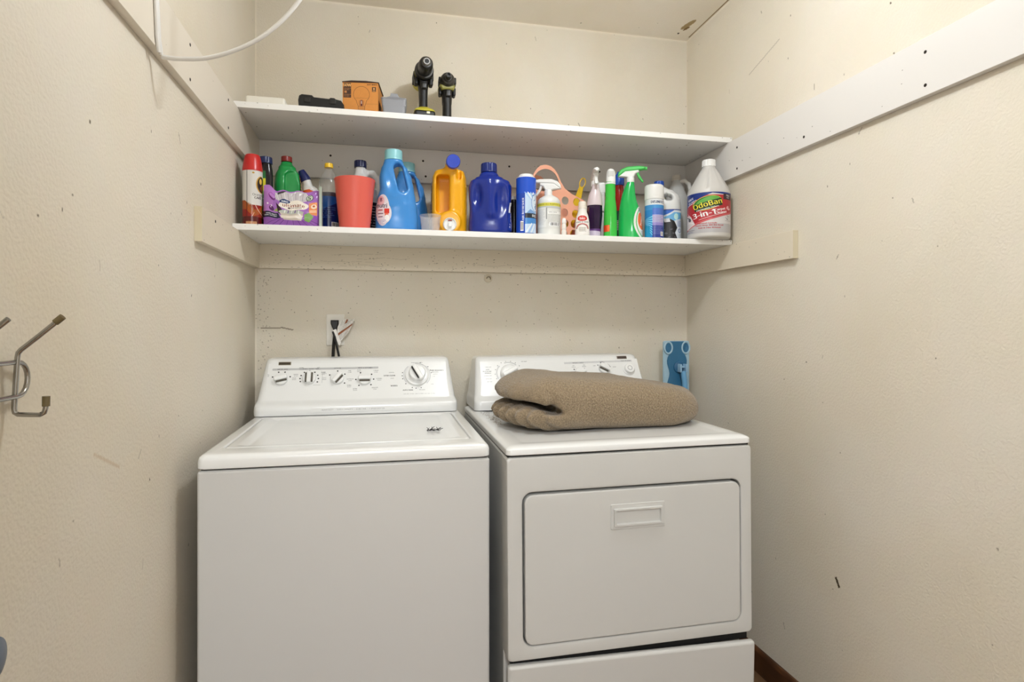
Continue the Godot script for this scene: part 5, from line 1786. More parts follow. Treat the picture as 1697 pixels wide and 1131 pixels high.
	a.barcode(262, 262, 110, 44)
	obj("label", sleeve(rows, 0.022, 0.122, -2.1, 2.1, 32, 6), printed(a, 0.3), t)
	trigger_head(t, Vector3(-0.002, 0.168, 0), 0.98, PI * 0.98, mat(rgb(240, 240, 238), 0.3), mat(rgb(240, 240, 238), 0.3), mat(rgb(236, 234, 230), 0.3))
	# tiny white pump
	t = at_shelf("pump_bottle", "tiny white stepped bottle standing at the shelf edge in front of the basket", "bottle", 1.0985, 0.333)
	mb = MB.new()
	mb.lathe([Vector2(0, 0), Vector2(0.0082, 0.0005), Vector2(0.009, 0.003), Vector2(0.009, 0.013), Vector2(0.0075, 0.017), Vector2(0.007, 0.0185), Vector2(0.0085, 0.0215), Vector2(0.0085, 0.034), Vector2(0.0068, 0.039), Vector2(0.0065, 0.041)], 26)
	obj("body", mb, mat(rgb(238, 232, 224), 0.35), t)
	mb = MB.new()
	mb.lathe([Vector2(0.0078, 0.041), Vector2(0.008, 0.049), Vector2(0.0068, 0.056), Vector2(0.0045, 0.0595), Vector2(0, 0.0605)], 26)
	obj("cap", mb, mat(rgb(242, 240, 236), 0.3), t)

func basket() -> void:
	# peach plastic tote: the panels are cut from flat sheets, round holes in the front
	var peach := mat(rgb(246, 176, 146), 0.4)
	peach.subsurf_scatter_enabled = true
	peach.subsurf_scatter_strength = 0.1
	var z0 := 0.062; var z1 := 0.2185
	var t := thing("shower_basket", "peach plastic tote basket with round holes and a high arched handle", "basket", Vector3(1.0755, S1, (z0 + z1) / 2))
	var outline := PackedVector2Array()
	for q in [[0.128, 0.002], [0.1335, 0.006], [0.1475, 0.14], [0.147, 0.147], [0.13, 0.156], [0.09, 0.174], [0.062, 0.194], [0.046, 0.219], [0.036, 0.244], [0.022, 0.264], [0.008, 0.275], [-0.008, 0.279]]:
		outline.append(Vector2(q[0], q[1]))
	for i in range(11, -1, -1):
		var q := outline[i]
		outline.append(Vector2(-0.026 - q.x * 0.92, q.y) if q.y > 0.16 else Vector2(-q.x, q.y))
	var hole := PackedVector2Array()
	for i in 40:
		var an := TAU * i / 40
		var x := -0.012 + 0.05 * cos(an); var y := 0.208 + 0.0555 * sin(an)
		if sin(an) < -0.3:
			y = 0.208 + 0.0555 * (-0.3 + (sin(an) + 0.3) * 0.3)
		hole.append(Vector2(x, y))
	for side in [1, 0]:
		var pz := z1 - z0
		var p := CSGPolygon3D.new()
		p.name = "front_panel" if side else "back_panel"
		p.polygon = outline
		p.depth = 0.004
		p.material = peach
		p.position = Vector3(0, 0, pz / 2 if side else -pz / 2 + 0.004)
		var cuts := [hole]
		if side:
			for c in [[0.063, 0.148], [0.108, 0.145], [0.0605, 0.1025], [0.104, 0.0995], [0.063, 0.0615], [0.0985, 0.062], [0.096, 0.024], [0.058, 0.022], [0.018, 0.024], [0.018, 0.064], [0.018, 0.105], [-0.024, 0.024], [-0.024, 0.064], [-0.024, 0.105], [-0.066, 0.024], [-0.066, 0.064], [-0.066, 0.105], [-0.066, 0.147], [-0.106, 0.024], [-0.106, 0.064], [-0.106, 0.105]]:
				var q := PackedVector2Array()
				for i in 20:
					q.append(Vector2(c[0] + 0.0135 * cos(TAU * i / 20), c[1] + 0.0155 * sin(TAU * i / 20)))
				cuts.append(q)
		for c in cuts:
			var s := CSGPolygon3D.new()
			s.name = "cut"
			s.operation = CSGShape3D.OPERATION_SUBTRACTION
			s.polygon = c
			s.depth = 0.02
			s.position.z = 0.008
			p.add_child(s, true)
		t.add_child(p)
	for sx in [-1, 1]:
		var mb := MB.new()
		mb.prism(PackedVector2Array([Vector2(-0.0745, 0.002), Vector2(0.0745, 0.002), Vector2(0.0745, 0.1475), Vector2(-0.0745, 0.1475)]), -0.0015, 0.0015, 0.0006)
		mb.move(Transform3D(Basis(Vector3.BACK, -0.1 * sx) * Basis(Vector3.UP, PI / 2), Vector3(sx * 0.1305, 0.0, 0.0)))
		obj("side_panel", mb, peach, t)
	var mb := MB.new()
	mb.rbox(Vector3(0, 0.003, 0), Vector3(0.262, 0.004, 0.146), 0.0015, 1)
	obj("base", mb, peach, t)
	# yellow scoop leaning out of the basket
	var yt := thing("yellow_scoop", "yellow plastic handle with a looped end leaning out of the peach basket", "scoop", Vector3(1.165, S1 + 0.006, 0.135))
	var ym := mat(rgb(244, 200, 36), 0.35)
	mb = MB.new()
	mb.prism(PackedVector2Array([Vector2(-0.014, 0.0), Vector2(0.014, 0.0), Vector2(0.0145, 0.16), Vector2(0.0085, 0.224), Vector2(-0.0085, 0.224), Vector2(-0.0145, 0.16)]), -0.004, 0.004, 0.0018)
	var lean := Transform3D(Basis(Vector3.BACK, -0.3), Vector3(0.0, 0.004, 0.0))
	var warp := func(v: Vector3) -> Vector3:
		return v
	mb.move(lean)
	obj("handle", mb, ym, yt)
	mb = MB.new()
	var loop := []
	for i in 25:
		var an := TAU * i / 24
		loop.append(Vector3(0.011 * cos(an), 0.24 + 0.0195 * sin(an), 0))
	mb.tube(loop, 0.0026, 8, false)
	mb.move(lean)
	obj("loop", mb, ym, yt)

func bottles_right() -> void:
	var white := mat(rgb(240, 240, 238), 0.32)
	# small white bottle with a red label
	var t := at_shelf("small_bottle", "small white flask-shaped bottle with a red oval label at the shelf edge", "bottle", 1.1735, 0.315)
	var rows := [[0.0, 0, 0.0245, 0.02], [0.004, 0, 0.0265, 0.0215], [0.05, 0, 0.0255, 0.021], [0.072, 0, 0.0215, 0.018], [0.09, 0, 0.0155, 0.0145], [0.1, 0, 0.0142, 0.0142], [0.102, 0, 0.0142, 0.0142]]
	obj("body", bottle(rows, 36), mat(rgb(238, 234, 228), 0.3), t)
	var a := Art.new(256, 384, Color(0, 0, 0, 0))
	a.pts([Vector2(60, 10), Vector2(200, 10), Vector2(246, 60), Vector2(250, 384), Vector2(6, 384), Vector2(10, 70)], rgb(244, 240, 236))
	a.oval(128, 74, 82, 54, rgb(206, 58, 50)); a.text("bio", 128, 74, 44, rgb(250, 236, 230), 0, 1, 2)
	a.text("STAIN & ODOR", 128, 146, 22, rgb(70, 50, 50), 0, 1, 1)
	a.arc(128, 270, 92, -PI, 0, 16, rgb(190, 60, 56)); a.arc(128, 270, 78, -PI, 0, 6, rgb(90, 70, 70))
	a.oval(128, 280, 58, 46, rgb(226, 222, 214)); a.lines(84, 250, 90, 5, 16, 5, rgb(120, 110, 104))
	obj("label", sleeve(rows, 0.003, 0.077, -1.25, 1.25, 20, 12), printed(a, 0.3, true), t)
	var mb := MB.new()
	mb.lathe([Vector2(0.0152, 0.099), Vector2(0.0152, 0.106), Vector2(0.0138, 0.1075), Vector2(0.0138, 0.121), Vector2(0.0122, 0.1252), Vector2(0, 0.126)], 28)
	obj("cap", mb, mat(rgb(236, 228, 216), 0.35), t, 35.0)
	# purple spray bottle
	t = at_shelf("spray_bottle", "dark purple spray bottle with a white trigger head facing forward", "spray bottle", 1.2356, 0.272, "trigger spray bottles")
	rows = [[0.0, 0, 0.0205, 0.017], [0.005, 0, 0.0225, 0.019], [0.03, 0, 0.0235, 0.0195], [0.085, 0.0, 0.029, 0.022], [0.1205, 0.001, 0.0275, 0.022], [0.126, 0.001, 0.026, 0.021]]
	obj("body", bottle(rows, 8, 2.0), mat(rgb(40, 16, 56), 0.08), t, 30.0)
	var srows := [[0.122, 0.001, 0.0285, 0.0225], [0.128, 0.001, 0.0285, 0.0225], [0.16, 0.002, 0.024, 0.0195], [0.172, 0.003, 0.02, 0.017], [0.186, 0.004, 0.0145, 0.0145], [0.2, 0.004, 0.013, 0.013]]
	obj("shroud", bottle(srows, 28), mat(rgb(222, 208, 212), 0.25), t)
	a = Art.new(64, 128, rgb(206, 196, 216))
	a.pts([Vector2(0, 0), Vector2(64, 0), Vector2(64, 40), Vector2(0, 20)], rgb(90, 50, 120))
	obj("label", sleeve(rows, 0.002, 0.034, -1.2, 1.2, 14, 4), printed(a, 0.3), t)
	trigger_head(t, Vector3(0.002, 0.2145, -0.006), 1.0, -PI / 2 + 0.12, white, white, white)
	# white trigger sprayer behind
	t = at_shelf("spray_bottle", "white spray bottle partly hidden behind the purple one, its head square", "spray bottle", 1.2935, 0.185, "trigger spray bottles")
	rows = [[0.0, 0, 0.024, 0.02], [0.005, 0, 0.027, 0.023], [0.12, 0, 0.027, 0.023], [0.155, 0, 0.017, 0.017], [0.175, 0, 0.0125, 0.0125], [0.185, 0, 0.012, 0.012]]
	obj("body", bottle(rows, 32), mat(rgb(232, 230, 228), 0.3), t)
	mb = MB.new()
	mb.rbox(Vector3(0, 0.2045, 0.004), Vector3(0.036, 0.046, 0.05), 0.008)
	obj("sprayer_cover", mb, white, t)
	mb = MB.new()
	mb.rbox(Vector3(0.008, 0.15, 0.026), Vector3(0.013, 0.07, 0.007), 0.003)
	obj("trigger", mb, mat(rgb(232, 230, 226), 0.3), t)
	# slim green spray
	t = at_shelf("spray_bottle", "slim bright green bottle with a white rounded cap, left of the green trigger spray", "spray bottle", 1.291, 0.29, "trigger spray bottles")
	rows = [[0.0, 0, 0.022, 0.022], [0.004, 0, 0.0245, 0.0245], [0.07, 0, 0.0243, 0.0243], [0.11, 0, 0.0228, 0.0228], [0.14, 0.0, 0.0195, 0.0195], [0.152, 0, 0.0182, 0.0182], [0.16, 0, 0.0188, 0.0188], [0.205, 0, 0.0185, 0.0185], [0.209, 0, 0.0165, 0.0165]]
	var green := mat(rgb(64, 196, 72), 0.15)
	green.subsurf_scatter_enabled = true
	green.subsurf_scatter_strength = 0.2
	obj("body", bottle(rows, 36), green, t)
	a = Art.new(64, 64, rgb(226, 74, 34))
	a.pts([Vector2(40, 10), Vector2(64, 0), Vector2(64, 64), Vector2(50, 64)], rgb(240, 120, 60))
	obj("label", sleeve(rows, 0.022, 0.046, -1.4, -0.1, 10, 3), printed(a, 0.3), t)
	obj("neck_ring", open_lathe(0.0192, 0.0192, 0.199, 0.2055), mat(rgb(236, 240, 234), 0.35), t)
	mb = MB.new()
	var cr := []
	for q in [[0.206, 0.0172, 0.0], [0.222, 0.0172, 0.0], [0.236, 0.0166, 0.0], [0.247, 0.0148, -0.001], [0.2545, 0.0112, -0.002], [0.2585, 0.005, -0.003]]:
		cr.append(ring(0.002, q[0], q[2], q[1], q[1], 32, 2.6))
	mb.loft(cr, true, true, true)
	var capn := obj("cap", mb, white, t)
	mb = MB.new()
	mb.rbox(Vector3(0.002, 0.2365, 0.0145), Vector3(0.022, 0.022, 0.006), 0.003)
	obj("finger_pad", mb, mat(rgb(206, 206, 202), 0.35), capn)
	# red bottle with a blue cap, in the gap
	t = at_shelf("red_bottle", "dark red bottle with a blue cap between the two green spray bottles", "bottle", 1.365, 0.195)
	rows = [[0.0, 0, 0.018, 0.018], [0.004, 0, 0.0205, 0.0205], [0.15, 0, 0.0205, 0.0205], [0.18, 0, 0.0195, 0.0195], [0.212, 0, 0.0165, 0.0165], [0.222, 0, 0.015, 0.015]]
	obj("body", bottle(rows, 30), mat(rgb(172, 34, 24), 0.15), t)
	a = Art.new(64, 160, rgb(30, 70, 50))
	a.rect(0, 60, 64, 60, rgb(190, 190, 170)); a.lines(4, 66, 56, 5, 11, 4, rgb(60, 60, 60))
	obj("label", sleeve(rows, 0.02, 0.12, -1.4, 1.4, 14, 4), printed(a, 0.3), t)
	mb = MB.new()
	mb.lathe([Vector2(0.0185, 0.221), Vector2(0.0195, 0.223), Vector2(0.0195, 0.246), Vector2(0.017, 0.258), Vector2(0.01, 0.268), Vector2(0.008, 0.274), Vector2(0, 0.275)], 30)
	obj("cap", mb, mat(rgb(30, 84, 190), 0.3), t)
	# green trigger spray
	t = at_shelf("spray_bottle", "green trigger spray bottle with an orange oval label and nozzle pointing right", "spray bottle", 1.373, 0.278, "trigger spray bottles")
	rows = [[0.0, 0.002, 0.041, 0.025], [0.006, 0.002, 0.044, 0.028], [0.03, 0.002, 0.0445, 0.028], [0.075, 0.001, 0.043, 0.027], [0.11, -0.001, 0.038, 0.025], [0.14, -0.004, 0.031, 0.022], [0.165, -0.004, 0.0255, 0.019], [0.19, -0.001, 0.02, 0.0165], [0.205, 0.002, 0.0155, 0.0145], [0.214, 0.003, 0.0135, 0.0135]]
	var gm := mat(rgb(36, 186, 92), 0.12)
	gm.subsurf_scatter_enabled = true
	gm.subsurf_scatter_strength = 0.25
	obj("body", bottle(rows, 40, 2.3), gm, t)
	a = Art.new(160, 400, Color(0, 0, 0, 0))
	a.oval(150, 220, 140, 200, rgb(238, 238, 234)); a.oval(150, 220, 118, 176, rgb(120, 196, 130)); a.oval(150, 220, 104, 160, rgb(242, 242, 238))
	a.oval(126, 200, 68, 108, rgb(232, 112, 52))
	a.rect(104, 40, 56, 60, rgb(90, 100, 120)); a.text("MAX", 128, 70, 22, rgb(236, 236, 240), -1.3, 1, 1)
	a.text("Power", 116, 196, 30, rgb(252, 240, 230), -1.35, 1.0, 2)
	a.lines(90, 320, 70, 4, 16, 5, rgb(150, 150, 150))
	obj("label", sleeve(rows, 0.004, 0.128, 0.16, 1.5, 16, 12, 2.3, 0.0012), printed(a, 0.3, true), t)
	trigger_head(t, Vector3(0.003, 0.233, 0), 1.0, 0.0, white, mat(rgb(74, 204, 92), 0.3), mat(rgb(62, 190, 82), 0.3))
	# white aerosol with a blue label
	t = at_shelf("disinfectant_can", "white-capped aerosol can with a blue and lilac label beside the white bleach jug", "spray can", 1.4587, 0.306)
	can_body(t, 0.0346, 0.146, mat(rgb(224, 226, 230), 0.25, 0.3))
	a = Art.new(700, 460, rgb(44, 136, 206))
	a.rect(0, 0, 700, 70, rgb(232, 236, 240)); a.text("DISINFECT", 410, 36, 30, rgb(30, 50, 90), 0, 1, 2)
	a.rect(0, 70, 700, 60, rgb(70, 150, 214))
	for i in 8:
		a.pts([Vector2(196, 250), Vector2(340, 200 + i * 34), Vector2(340, 216 + i * 34)], rgb(120, 210, 240))
	a.rect(330, 110, 160, 350, rgb(82, 120, 206)); a.rect(330, 190, 160, 90, rgb(196, 190, 228))
	a.lines(338, 200, 140, 8, 10, 3, rgb(90, 80, 140))
	a.rect(330, 280, 160, 60, rgb(150, 140, 206)); a.rect(330, 316, 160, 144, rgb(46, 62, 150))
	a.lines(338, 326, 140, 8, 13, 3, rgb(150, 160, 220)); a.barcode(430, 390, 48, 50)
	a.pts([Vector2(180, 280), Vector2(300, 330), Vector2(300, 460), Vector2(180, 460)], rgb(30, 150, 200))
	obj("label", open_lathe(0.035, 0.035, 0.002, 0.1445), printed(a, 0.25), t)
	mb = MB.new()
	mb.lathe([Vector2(0.0352, 0.1455), Vector2(0.0356, 0.148), Vector2(0.0356, 0.19), Vector2(0.034, 0.1975), Vector2(0.029, 0.201), Vector2(0, 0.2015)], 40)
	obj("cap", mb, white, t)
	# white bleach jug
	t = at_shelf("bleach_jug", "white bleach jug with a blue cap and a blue label, left of the largest jug", "jug", 1.5655, 0.198)
	var bl := [[0.0, 0, 0.049, 0.04], [0.008, 0, 0.0535, 0.046], [0.13, 0, 0.0535, 0.047], [0.165, -0.001, 0.052, 0.046], [0.185, -0.004, 0.047, 0.042], [0.205, -0.014, 0.035, 0.033], [0.22, -0.026, 0.021, 0.022], [0.23, -0.031, 0.0165, 0.0165]]
	var f := func(p: Vector3) -> float:
		var d := profile(p, bl, 2.6)
		var q := Vector2(p.x - 0.004, p.y - 0.178).rotated(0.62)
		d = smin(d, maxf((Vector2(q.x / 1.25, q.y)).length() - 0.031, absf(p.z) - 0.014), 0.014)
		return smax(d, -maxf(Vector2(q.x / 1.35, q.y).length() - 0.0145, 0.0), 0.008) if q.length() < 0.05 else d
	mb = MB.new()
	mb.field(f, Vector3(-0.06, -0.004, -0.052), Vector3(0.06, 0.234, 0.052), 0.0036)
	obj("body", mb, white, t, 75.0)
	a = Art.new(360, 420, rgb(232, 238, 244))
	a.rect(0, 0, 360, 12, rgb(36, 60, 140))
	a.pts([Vector2(0, 12), Vector2(240, 12), Vector2(120, 110), Vector2(0, 150)], rgb(40, 110, 214))
	a.pts([Vector2(150, 110), Vector2(240, 40), Vector2(360, 44), Vector2(360, 120), Vector2(190, 170)], rgb(116, 190, 236))
	a.oval(266, 100, 30, 44, rgb(206, 244, 240)); a.oval(30, 104, 20, 20, rgb(214, 70, 60))
	a.pts([Vector2(110, 180), Vector2(180, 120), Vector2(240, 160), Vector2(280, 250), Vector2(250, 320), Vector2(290, 420), Vector2(110, 420), Vector2(130, 330), Vector2(70, 230)], rgb(24, 22, 26))
	a.pts([Vector2(150, 130), Vector2(190, 120), Vector2(200, 170), Vector2(160, 176)], rgb(236, 236, 238))
	for i in 7:
		a.oval(130 + i * 20, 220 + (i * 53) % 160, 14, 9, rgb(84, 82, 88), i * 0.7)
	a.rect(280, 150, 80, 90, rgb(206, 216, 236)); a.lines(288, 160, 66, 6, 13, 3, rgb(90, 100, 140))
	a.oval(322, 290, 28, 28, rgb(60, 90, 170)); a.oval(322, 290, 21, 21, rgb(230, 236, 244)); a.lines(290, 340, 60, 5, 13, 3, rgb(110, 120, 150))
	obj("label", sleeve(bl, 0.008, 0.128, -1.15, 1.2, 24, 8, 2.6, 0.0014), printed(a, 0.3), t)
	screw_cap(t, "cap", 0.0195, 0.0215, Vector3(-0.031, 0.227, 0), mat(rgb(28, 84, 190), 0.3), 22)
	# translucent jug in the far corner
	t = at_shelf("clear_jug", "translucent white jug without a label in the back corner behind the bleach", "jug", 1.6655, 0.085)
	rows = [[0.0, 0, 0.043, 0.043], [0.008, 0, 0.0485, 0.0485], [0.18, 0, 0.0485, 0.0485], [0.215, 0, 0.043, 0.043], [0.25, 0, 0.03, 0.03], [0.272, 0, 0.0205, 0.0205], [0.282, 0, 0.0185, 0.0185]]
	var milk := mat(Color(0.9, 0.9, 0.89, 0.8), 0.35, 0.0, "milk")
	milk.transparency = BaseMaterial3D.TRANSPARENCY_ALPHA
	obj("body", bottle(rows, 36), milk, t)
	mb = MB.new()
	mb.tube([Vector3(0.016, 0.274, 0.008), Vector3(0.034, 0.276, 0.012), Vector3(0.05, 0.262, 0.014), Vector3(0.055, 0.235, 0.014), Vector3(0.048, 0.2, 0.012)], 0.009, 14)
	obj("handle", mb, mat(rgb(226, 224, 218), 0.35), t)
	mb = MB.new()
	mb.lathe([Vector2(0.0195, 0.281), Vector2(0.021, 0.283), Vector2(0.021, 0.287), Vector2(0.019, 0.289), Vector2(0.0188, 0.3), Vector2(0.0165, 0.304), Vector2(0, 0.3045)], 28)
	obj("cap", mb, mat(rgb(214, 206, 194), 0.4), t, 35.0)
	# the large translucent jug at the right end
	t = at_shelf("carpet_cleaner_jug", "largest translucent jug, red and blue label, at the right end of the shelf", "jug", 1.6718, 0.326)
	var R := 0.0785
	rows = [[0.0, 0, 0.07, 0.07], [0.004, 0, 0.0755, 0.0755], [0.01, 0, R, R], [0.168, 0, R, R], [0.178, 0, 0.0775, 0.0775], [0.19, 0, 0.072, 0.072], [0.24, 0, 0.0435, 0.0435], [0.262, 0, 0.03, 0.03], [0.27, 0, 0.0245, 0.0245], [0.276, 0, 0.0235, 0.0235]]
	mb = MB.new()
	var rr := []
	for q in rows:
		var r := PackedVector3Array()
		for j in 64:
			var an := -PI + TAU * j / 64
			var dent := 0.0
			if q[0] > 0.18 and q[0] < 0.265:
				dent = 0.09 * exp(-pow((an + 0.1) / 0.07, 2)) + 0.05 * exp(-pow((an - 0.75) / 0.1, 2)) - 0.05 * exp(-pow((an - 0.12) / 0.1, 2))
			r.append(Vector3(q[2] * (1 - dent) * sin(an), q[0], q[2] * (1 - dent) * cos(an)))
		rr.append(r)
	mb.loft(rr, true, true, true)
	var frost := mat(Color(0.9, 0.89, 0.875, 0.84), 0.32, 0.0, "frost")
	frost.transparency = BaseMaterial3D.TRANSPARENCY_ALPHA
	obj("body", mb, frost, t, 45.0)
	obj("liquid", bottle([[0.003, 0, 0.072, 0.072], [0.01, 0, 0.0765, 0.0765], [0.168, 0, 0.0765, 0.0765], [0.176, 0, 0.0752, 0.0752]], 48), mat(rgb(226, 214, 190), 0.25), t)
	a = Art.new(1000, 900, rgb(216, 212, 212))
	a.rect(0, 700, 1000, 200, rgb(190, 188, 190))
	a.pts([Vector2(0, 60), Vector2(1000, 60), Vector2(1000, 420), Vector2(760, 490), Vector2(400, 620), Vector2(0, 790)], rgb(186, 44, 52))
	a.pts([Vector2(0, 790), Vector2(400, 620), Vector2(760, 490), Vector2(1000, 420), Vector2(1000, 455), Vector2(760, 530), Vector2(400, 665), Vector2(0, 840)], rgb(206, 92, 96))
	a.line(330, 610, 800, 455, 9, rgb(240, 226, 226))
	a.pts([Vector2(0, 0), Vector2(1000, 0), Vector2(1000, 90), Vector2(860, 60), Vector2(560, 20), Vector2(330, 130), Vector2(0, 300)], rgb(24, 52, 132))
	a.rect(760, 30, 220, 130, rgb(50, 30, 40)); a.text("PRO", 870, 70, 34, rgb(226, 222, 226), 0.1, 1, 2); a.text("SIZE", 870, 116, 30, rgb(206, 200, 206), 0.1, 1, 2)
	a.text("SAFE", 150, 120, 52, rgb(240, 242, 248), -0.25, 1, 3); a.text("ON CARPETS", 190, 180, 26, rgb(240, 242, 248), -0.27, 1, 2); a.text("& UPHOLSTERY", 180, 222, 26, rgb(240, 242, 248), -0.27, 1, 2)
	a.oval(470, 240, 270, 150, rgb(240, 224, 90), -0.3); a.oval(470, 238, 260, 140, rgb(40, 112, 52), -0.3)
	a.oval(480, 186, 210, 74, rgb(104, 176, 74), -0.35)
	a.pts([Vector2(210, 290), Vector2(720, 130), Vector2(740, 290), Vector2(260, 420)], rgb(36, 60, 34))
	a.text("OdoBan", 474, 256, 108, rgb(20, 34, 20), -0.26, 0.98, 9)
	a.text("OdoBan", 474, 256, 108, rgb(248, 232, 70), -0.26, 0.98, 3)
	a.text("Eliminates Odors", 480, 356, 34, rgb(240, 244, 240), -0.25, 1.1, 1.5)
	a.text("3-in-1", 410, 480, 118, rgb(252, 250, 250), -0.22, 1.02, 6)
	a.text("Carpet", 700, 392, 50, rgb(250, 246, 246), -0.2, 1, 3); a.text("Cleaner", 722, 448, 50, rgb(250, 246, 246), -0.2, 1, 3)
	a.pts([Vector2(0, 500), Vector2(90, 450), Vector2(170, 520), Vector2(260, 700), Vector2(60, 800), Vector2(0, 780)], rgb(232, 222, 222))
	a.line(10, 500, 150, 560, 22, rgb(66, 60, 66)); a.line(60, 420, 110, 520, 18, rgb(230, 150, 150)); a.oval(120, 580, 46, 34, rgb(90, 84, 92), 0.5); a.line(30, 640, 230, 660, 16, rgb(250, 246, 246))
	a.oval(860, 340, 30, 44, rgb(236, 170, 176), 0.5); a.oval(900, 370, 34, 20, rgb(240, 190, 196), -0.4)
	a.pts([Vector2(800, 560), Vector2(850, 510), Vector2(900, 540), Vector2(850, 620)], rgb(120, 116, 120)); a.oval(850, 556, 34, 28, rgb(244, 242, 242)); a.text("v", 850, 556, 40, rgb(80, 70, 76), 0, 1, 3)
	a.lines(800, 630, 110, 1, 10, 8, rgb(110, 106, 110))
	a.text("Patented Formula", 470, 690, 30, rgb(176, 40, 48), 0, 1, 2)
	a.text("Cleans Deep, Will Not Resoil", 510, 742, 28, rgb(176, 40, 48), 0, 1, 2)
	a.text("Stain & Odor Removal", 510, 792, 28, rgb(176, 40, 48), 0, 1, 2)
	a.text("KEEP OUT OF REACH", 130, 826, 18, rgb(70, 70, 90), 0, 1, 1); a.text("1 GAL (3.78 L)", 120, 868, 22, rgb(50, 60, 120), 0, 1, 1)
	obj("label", sleeve(rows, 0.018, 0.166, -1.36, 1.36, 40, 2), printed(a, 0.35), t)
	screw_cap(t, "cap", 0.0252, 0.026, Vector3(0, 0.276, 0), white, 30)

# ---------------------------------------------------------------- the top shelf
func upper_things() -> void:
	var t := thing("plastic_tray", "flat off-white plastic tray at the left end of the upper shelf", "tray", Vector3(0.092, S2, 0.255))
	var mb := MB.new()
	mb.rbox(Vector3(0.0, 0.0195, 0.0), Vector3(0.124, 0.036, 0.1), 0.009, 3)
	obj("tray", mb, mat(rgb(240, 236, 224), 0.45), t)
	mb = MB.new()
	mb.rbox(Vector3(0.003, 0.006, 0.0), Vector3(0.136, 0.008, 0.108), 0.003)
	obj("rim", mb, mat(rgb(236, 232, 220), 0.45), t)
	# black tool case
	t = thing("tool_case", "flat black plastic case lying on the upper shelf left of the cardboard box", "case", Vector3(0.268, S2, 0.28))
	var black := mat(rgb(11, 11, 11), 0.55)
	mb = MB.new()
	mb.prism(PackedVector2Array([Vector2(-0.069, 0.001), Vector2(0.071, 0.001), Vector2(0.073, 0.02), Vector2(0.064, 0.033), Vector2(0.048, 0.036), Vector2(0.042, 0.04), Vector2(0.03, 0.04), Vector2(0.026, 0.036), Vector2(-0.022, 0.038), Vector2(-0.028, 0.044), Vector2(-0.06, 0.045), Vector2(-0.068, 0.04), Vector2(-0.071, 0.025)]), -0.05, 0.05, 0.004)
	obj("shell", mb, black, t, 35.0)
	mb = MB.new()
	for x in [-0.042, 0.038]:
		mb.rbox(Vector3(x, 0.026, 0.05), Vector3(0.02, 0.016, 0.006), 0.002)
	obj("latch", mb, mat(rgb(30, 30, 30), 0.4), t)
	# light bulb box
	t = thing("bulb_box", "orange cardboard light bulb box with a bulb drawing and a dark open top", "box", Vector3(0.4, S2, 0.236), -0.13)
	mb = MB.new()
	mb.rbox(Vector3(0, 0.0555, 0), Vector3(0.118, 0.111, 0.118), 0.0015, 1)
	var card := mat(rgb(204, 136, 66), 0.7)
	obj("box", mb, card, t, 30.0)
	var a := Art.new(360, 330, rgb(214, 142, 66))
	for i in 60:
		a.line(rng.randf() * 360, rng.randf() * 330, rng.randf() * 360, rng.randf() * 330, 1, rgb(206, 134, 60))
	var dk := rgb(66, 40, 28)
	a.rect(8, 4, 78, 150, dk)
	a.text("60W", 46, 26, 30, rgb(222, 170, 104), 0, 1, 2); a.lines(16, 56, 60, 3, 9, 3, rgb(200, 140, 80)); a.rect(18, 84, 24, 22, rgb(190, 126, 70)); a.lines(16, 118, 60, 3, 10, 3, rgb(200, 140, 80))
	a.arc(192, 118, 82, 2.3, 7.1, 3, dk); a.line(136, 176, 158, 240, 3, dk); a.line(246, 178, 226, 240, 3, dk)
	a.line(120, 156, 264, 156, 2, rgb(120, 80, 50)); a.rect(160, 240, 66, 3, dk); a.rect(164, 256, 60, 3, dk); a.rect(164, 272, 60, 3, dk); a.line(158, 240, 162, 330, 3, dk); a.line(226, 240, 224, 330, 3, dk)
	a.rect(180, 176, 24, 60, rgb(96, 40, 34)); a.rect(188, 184, 8, 30, rgb(226, 200, 180)); a.line(168, 180, 168, 236, 3, dk); a.line(214, 180, 214, 236, 3, dk)
	a.rect(300, 40, 40, 48, dk); a.oval(320, 58, 9, 11, rgb(222, 170, 104)); a.rect(306, 76, 28, 6, rgb(222, 170, 104))
	a.text("SOFT WHITE", 300, 16, 14, dk, 0, 1, 1)
	a.line(230, 214, 360, 214, 2, rgb(150, 96, 50)); a.rect(240, 300, 96, 26, dk); a.text("4 BULBS", 288, 313, 14, rgb(222, 170, 104), 0, 1, 1)
	mb = MB.new()
	mb.quad(Vector3(-0.0585, 0.0008, 0.0593), Vector3(0.0585, 0.0008, 0.0593), Vector3(0.0585, 0.1104, 0.0593), Vector3(-0.0585, 0.1104, 0.0593))
	obj("printed_front", mb, printed(a, 0.65), t)
	mb = MB.new()
	mb.prism(PackedVector2Array([Vector2(-0.06, 0.111), Vector2(0.06, 0.111), Vector2(0.062, 0.1135), Vector2(0.02, 0.1175), Vector2(-0.03, 0.1175), Vector2(-0.061, 0.1135)]), -0.06, 0.0605, 0.0008)
	obj("flap", mb, mat(rgb(56, 34, 24), 0.7), t, 25.0)
	mb = MB.new()
	mb.quad(Vector3(0.0594, 0.012, 0.04), Vector3(0.0594, 0.012, -0.03), Vector3(0.0594, 0.06, -0.03), Vector3(0.0594, 0.06, 0.04))
	var sa := Art.new(96, 64, rgb(204, 136, 66))
	sa.lines(8, 8, 80, 6, 9, 3, dk)
	obj("printed_side", mb, printed(sa, 0.65), t)
	# grey caddy
	t = thing("grey_caddy", "small grey plastic bin with a raised tab, between the cardboard box and drill", "bin", Vector3(0.505, S2, 0.27), -0.06)
	var grey := mat(rgb(150, 152, 158), 0.45)
	mb = MB.new()
	var rows := []
